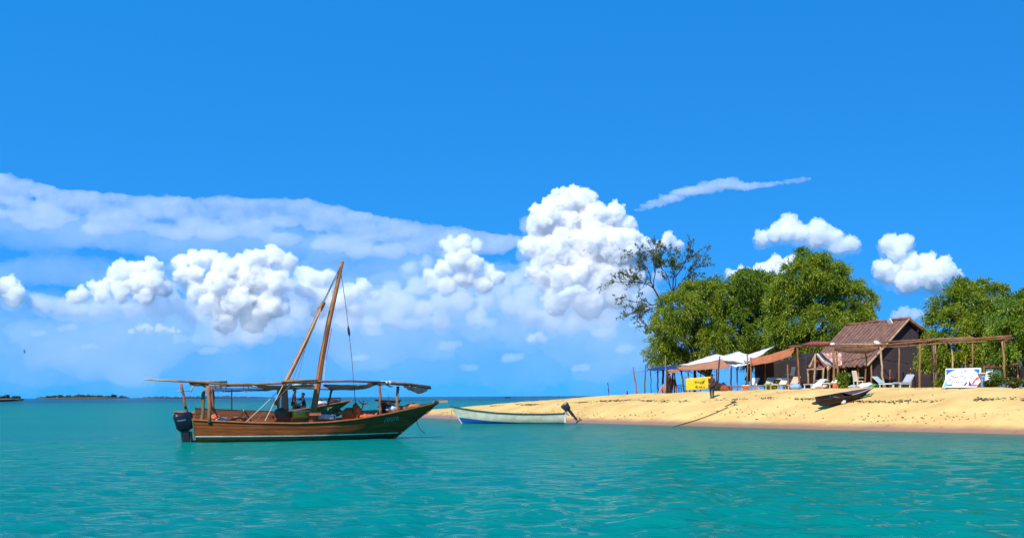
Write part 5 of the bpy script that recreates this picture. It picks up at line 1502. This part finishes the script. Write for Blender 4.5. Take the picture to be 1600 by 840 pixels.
table('brown plank table by the porch posts', 1283, 11.5, .8, .55, lounge_wood)
table('white topped table beside the signboard', 1543, 11.0, 1.0, .82, white_paint)
table('dark low table beneath the tan tarp', 1064, 10.8, .9, .55, wood_dark)
def chair(label, px, s, rz, m, sc_=1.0):
    b = col_at(px, s); o = thing('garden_chair', label, 'chair', b, rz)
    MB().box((0, 0, .45 * sc_), (.46, .46, .05)).build('seat', m, o, bevel=.01)
    MB().box((.24, 0, .78 * sc_), (.05, .46, .62), (0, .2, 0)).build('backrest', m, o, bevel=.015)
    for x in (-.19, .19):
        for y in (-.19, .19): MB().box((x, y, .22 * sc_), (.045, .045, .45 * sc_)).build('leg', m, o)
    for y in (-.23, .23): MB().box((0, y, .66 * sc_), (.44, .04, .035)).build('armrest', m, o)
    return o
chair('cream chair standing tall behind the bare wooden lounger', 1234, 11.4, R(20), cream, 1.55)
chair('yellowish white chair in front of the hut front', 1341, 10.6, R(200), cream, 1.0)
chair('white plastic chair behind the white topped table', 1541, 11.8, R(30), white_paint)
chair('dark wooden chair beside the yellow banner stake', 1059, 11.2, R(200), wood_dark)
def crate(label, px, s, size, m, rz=.1):
    b = col_at(px, s)
    o = thing('crate', label, 'crate', b, rz)
    for i in range(3):
        z = size[2] * (i + .5) / 3
        for y in (-1, 1): MB().box((0, y * size[1] / 2, z), (size[0], .025, size[2] / 3 * .86)).build('board', m, o)
        for x in (-1, 1): MB().box((x * size[0] / 2, 0, z), (.025, size[1], size[2] / 3 * .86)).build('board', m, o)
    MB().box((0, 0, .03), (size[0] * .96, size[1] * .96, .03)).build('base', m, o)
    return o
crate('orange crate on the crest beside a white lounger', 1167, 9.6, (.5, .4, .3), orange_stuff)
crate('grey crate beside the orange crate', 1177, 9.7, (.7, .4, .28), mat('grey_box', (.20, .24, .28), .6))
def lump(name, label, cat, px, s, r, m, seed):
    b = col_at(px, s)
    o = MB().blob((0, 0, r[2] * .75), r, seed, 3, .3, 2).build(name, m, None, True, loc=b); return tag(o, label, cat)
lump('bag', 'blue bag lying at the foot of the first pergola post', 'bag', 1243, 9.9, (.38, .3, .2), mat('sky_blue_cloth', (.25, .40, .62), .8), 2)
lump('bag', 'white sack on the sand inside the porch', 'sack', 1279, 10.2, (.5, .3, .2), cloth_white, 3)
lump('buoy', 'orange ball float at the foot of a pergola post', 'float', 1304.5, 9.9, (.15, .15, .18), orange_stuff, 4)
lump('bag', 'pale heap of cloth under the hut eave', 'cloth', 1334, 10.2, (.34, .3, .13), cloth_grey, 5)
lump('bag', 'white heap of cloth under the hut eave by its end post', 'cloth', 1354, 10.2, (.5, .3, .2), cloth_white, 6)
lump('bag', 'green heap of cloth next to the white heap by the eave', 'cloth', 1366, 10.2, (.3, .3, .16), mat('green_cloth', (.09, .20, .05), .8), 7)
lump('bag', 'dark bundle in the shade under the tan tarp', 'bundle', 1124, 10.6, (.35, .3, .34), cloth_dark, 8)
lump('bag', 'rust coloured bundle in the shade under the tan tarp', 'bundle', 1134, 10.5, (.4, .3, .26), red_cloth, 9)
lump('bag', 'pale bundle behind the tan tarp post', 'bundle', 1130, 11.2, (.25, .25, .38), cloth_tan, 10)
# small plants
def plant(label, px, s, h, w, n, seed, m=LEAF):
    rng = np.random.default_rng(seed); b = col_at(px, s)
    o = thing('leafy_plant', label, 'plant', b)
    mb = MB(); P = []; D = []
    for i in range(n):
        a = rng.uniform(0, 6.28); r = rng.uniform(.2, 1) * w
        tipp = Vector((math.cos(a) * r, math.sin(a) * r, h * rng.uniform(.6, 1)))
        mb.tube([Vector((0, 0, 0)), tipp * .5 + Vector((0, 0, .1)), tipp], [.02, .014, .006], 5)
        for k in range(40):
            f = rng.uniform(.2, 1); P.append(np.array(tipp * f) + rng.normal(size=3) * .05); D.append(rng.normal(size=3) + np.array([math.cos(a), math.sin(a), .2]))
    mb.build('stem', BARK, o)
    V, Q = leaves(np.array(P), np.array(D), .20, .04, rng)
    k = fast_mesh('foliage', V, Q, m, o); k['kind'] = 'stuff'
plant('bushy green plant growing between the pergola posts and hut', 1319, 10.4, 1.0, .45, 16, 1)
plant('green weed at the foot of the white topped table', 1560, 10.6, .9, .5, 16, 2)
plant('low green shrub beside the signboard', 1470, 10.6, .6, .4, 14, 3)
plant('green weed under the orange tarp loungers', 1205, 10.2, .35, .5, 14, 4)
plant('low scrub at the foot of the dark navy cloth', 1586, 10.8, .5, .7, 18, 5, LEAF3)
plant('low scrub behind the last pergola post', 1548, 10.2, .35, .6, 14, 6, LEAF3)

# ------------------------------------------------------------------ beached boat
cb = on_sand(1318, 628)
CN = Hull(-1.7, 1.15, 1.05, -.05, .62,
          ([0, .3, .6, .85, 1], [.66, .66, .74, .88, 1.0]), (plan_u, [.78, .88, .97, 1.0, .95, .78, .5, .26, .03]), ([0, .15, .4, 1], [.3, .65, .85, 1.0]), srake=.1)
canoe = thing('beached_boat', 'dark brown wooden boat hauled up on the sand below the hut', 'boat', cb, R(24))
canoe.rotation_euler = (R(8), R(-6), R(22))
canoe.scale = (.90, .90, .60)
dark_hull = mat('dark_hull', (.030, .012, .009), .6, (.018, .008, .007), 4, .3)
CN.outer(30, 10).build('hull', dark_hull, canoe, True)
CN.inner(.12, -.04).build('inner_planking', dark_hull, canoe, True); CN.floor(.13, -.04).build('floor_boards', wood_dark, canoe)
for sd in (-1, 1): CN.rail(sd, .07, .045).build('gunwale', wood_dark, canoe)
Pf = []
for i in range(9):
    u = .55 + .44 * i / 8
    for sd in (-1, 1): Pf.append(CN.pt(u, .99, sd, -.02) + Vector((0, 0, .04)))
MB().add(Pf, [(2 * i, 2 * i + 2, 2 * i + 3, 2 * i + 1) for i in range(8)]).build('foredeck', mat('brown_deck', (.10, .045, .02), .6, (.06, .028, .014), 4), canoe)
for sd in (-1, 1): MB().tube([Vector(Pf[k]) + Vector((0, 0, .02)) for k in range(0 if sd < 0 else 1, 18, 2)], .022, 5).build('deck_edge', white_paint, canoe)
MB().box((-.4, 0, .5), (.2, 1.05, .04)).build('thwart', hull_in, canoe)
MB().tube([(-.9, .1, .6), (-.9, .1, .85)], .03, 6).build('tholepin', glyph_green, canoe)
MB().blob((-2.1, -.2, .32), (.34, .14, .16), 2, 2, .2).build('rudder_blade', dark_hull, canoe, True)
MB().tube([(-1.8, -.15, .32), (-1.6, -.1, .36)], .05, 6).build('rudder_stock', dark_hull, canoe)
c = on_sand(1316, 630)
o = MB().blob((0, 0, .1), (.16, .12, .15), 6, 2, .3).build('plastic_jug', white_paint, None, True, loc=c + Vector((0, -.25, 0))); tag(o, 'small white jug lying against the beached boat', 'jug')
c0, c1 = on_sand(1342, 622), on_sand(1362, 618)
o = sheet('green_net', [c0 + Vector((0, -.1, .06)), c1 + Vector((0, -.1, .06)), c1 + Vector((.1, .5, .10)), c0 + Vector((.1, .3, .10))], 10, 4, 0, mat('green_net', (.16, .34, .20), .9, (.3, .42, .25), 10), None, .02, 3, .02)
tag(o, 'strip of green net spread on the sand by the beached boat bow', 'net')

# anchor and its line
c = on_sand(1140, 636)
anch = thing('beach_anchor', 'dark iron anchor dug into the sand with a line to the water', 'anchor', c, R(30))
iron = mat('rusty_iron', (.06, .03, .02), .8)
MB().tube([(-.35, 0, .06), (.1, 0, .20), (.35, 0, .34)], [.03, .035, .03], 7).build('shank', iron, anch)
MB().tube([(.28, -.28, .30), (.36, -.1, .36), (.36, .1, .36), (.28, .28, .3)], [.015, .03, .03, .015], 6).build('stock', iron, anch)
for a in (0, 1.57, 3.14, 4.71):
    MB().tube([(.3, 0, .3), (.36 + .05, math.cos(a) * .16, .30 + math.sin(a) * .16), (.30, math.cos(a) * .28, .30 + math.sin(a) * .24)], [.03, .025, .01], 6).build('fluke', iron, anch)
pts = [on_sand(x, y) + Vector((0, 0, .05)) for x, y in ((1137, 637), (1120, 645), (1100, 653), (1085, 658), (1068, 663), (1056, 666.5))]
pts.append(pts[-1] + (pts[-1] - pts[-2]) * 1.2 + Vector((0, 0, -.1)))
MB().tube([p_ - c for p_ in pts], .028, 5).build('anchor_line', mat('dark_rope', (.05, .045, .02), .9), anch).matrix_parent_inverse = Matrix.Rotation(R(-30), 4, 'Z')

# ------------------------------------------------------------------ wrack line and litter on the sand
def wrack():
    rng = np.random.default_rng(17)
    V = []; Q = []; o = 0
    def bit(t, s, r):
        nonlocal o
        p_ = xy(t, s); z = gnd_h(p_[0], p_[1]) + r * .25
        n = rng.integers(4, 7)
        a = rng.uniform(0, 6.28)
        e = rng.uniform(1, 2.6)
        pts = []
        base = rng.normal(size=(6, 3)) * .18 + np.array([[1, 0, 0], [-1, 0, 0], [0, 1, 0], [0, -1, 0], [0, 0, .8], [0, 0, -.8]])
        base[:, 0] *= e
        ca, sa = math.cos(a), math.sin(a)
        x = base[:, 0] * ca - base[:, 1] * sa; y = base[:, 0] * sa + base[:, 1] * ca
        V.append(np.stack([p_[0] + x * r, p_[1] + y * r, z + base[:, 2] * r * .6], 1))
        Q.append(np.array([[0, 2, 4], [2, 1, 4], [1, 3, 4], [3, 0, 4], [2, 0, 5], [1, 2, 5], [3, 1, 5], [0, 3, 5]]) + o); o += 6
    dens = 2600
    for i in range(dens):                                    # upper tide line
        t = rng.uniform(-14, 62); w = .5 + .5 * math.sin(t * 1.7) * math.sin(t * .6 + 1)
        if rng.random() > .35 + .65 * w: continue
        bit(t, 4.6 + .35 * math.sin(t * .35) + rng.normal() * .16, rng.uniform(.018, .065))
    for i in range(700):                                     # lower tide line
        t = rng.uniform(-14, 70)
        bit(t, 1.7 + .4 * math.sin(t * .3 + 1) + rng.normal() * .35, rng.uniform(.015, .05))
    for i in range(300):                                     # scattered
        t = rng.uniform(-14, 74)
        bit(t, rng.uniform(1, 9.2), rng.uniform(.012, .045))
    for i in range(160):
        t = rng.uniform(-8, 18)
        bit(t, 8.3 + rng.normal() * .2, rng.uniform(.02, .05))
    ob = fast_mesh('seaweed', np.concatenate(V), np.concatenate(Q), mat('dry_seaweed', (.035, .022, .010), .9, (.10, .075, .03), 1.5))
    ob['kind'] = 'stuff'; ob['label'] = 'dark dry seaweed and litter along the tide lines on the sand'; ob['category'] = 'seaweed'
wrack()

# ------------------------------------------------------------------ birds and far boats
def bird(label, px, py, Y, span, bank):
    b = at(px, py, Y); o = thing('seabird', label, 'bird', b, R(40)); o.rotation_euler = (bank, .2, R(40))
    k = span
    MB().tube([(-.28 * k, 0, 0), (-.1 * k, 0, 0), (.1 * k, 0, .01), (.2 * k, 0, .02), (.26 * k, 0, .01)], [.01 * k, .05 * k, .06 * k, .035 * k, .008 * k], 8).build('body', mat('bird_grey', (.10, .10, .11), .8), o, True)
    for sd in (-1, 1):
        vs = [(.10 * k, sd * .03 * k, .02 * k), (.14 * k, sd * .25 * k, .10 * k), (-.04 * k, sd * .52 * k, .06 * k), (-.02 * k, sd * .26 * k, .09 * k), (-.06 * k, sd * .03 * k, .02 * k)]
        lo = [(x, y, z - .012 * k) for x, y, z in vs]
        MB().add(vs + lo, [(0, 1, 2, 3, 4), (9, 8, 7, 6, 5)] + [(i, 5 + i, 5 + (i + 1) % 5, (i + 1) % 5) for i in range(5)]).build('wing', MATS['bird_grey'], o)
bird('lone seabird banking low over the open sea', 38, 549, 110, .5, .9)
bird('seabird flying in front of the tallest cloud tower, wings level', 924, 396, 130, .5, .2)
bird('smaller seabird just ahead of another before the cloud tower', 913, 391, 150, .45, -.5)
b = at(608.5, 620, 420); b.z = 0
far = thing('far_sailing_boat', 'tiny far sailing boat with a bare mast near the horizon', 'boat', b)
FH = Hull(-3, 3, .6, -.2, .9, ([0, .5, 1], [.7, .55, .95]), (plan_u, [.6, .8, .95, 1, .98, .82, .55, .28, .03]), ([0, .3, 1], [.2, .8, 1]))
FH.outer(16, 6).build('hull', dark_hull, far, True); FH.floor(.45).build('deck', wood_dark, far)
MB().tube([(0, 0, 0), (-.3, 0, 2.6)], [.08, .05], 6).build('mast', wood_dark, far)
b = at(793, 618, 1500); b.z = 0
far = thing('far_motor_boat', 'tiny dark motor boat on the horizon beyond the spit', 'boat', b)
FH.outer(16, 6).build('hull', dark_hull, far, True); MB().box((-.4, 0, 1.1), (1.6, 1.1, .9)).build('cabin', wood_dark, far, bevel=.05)
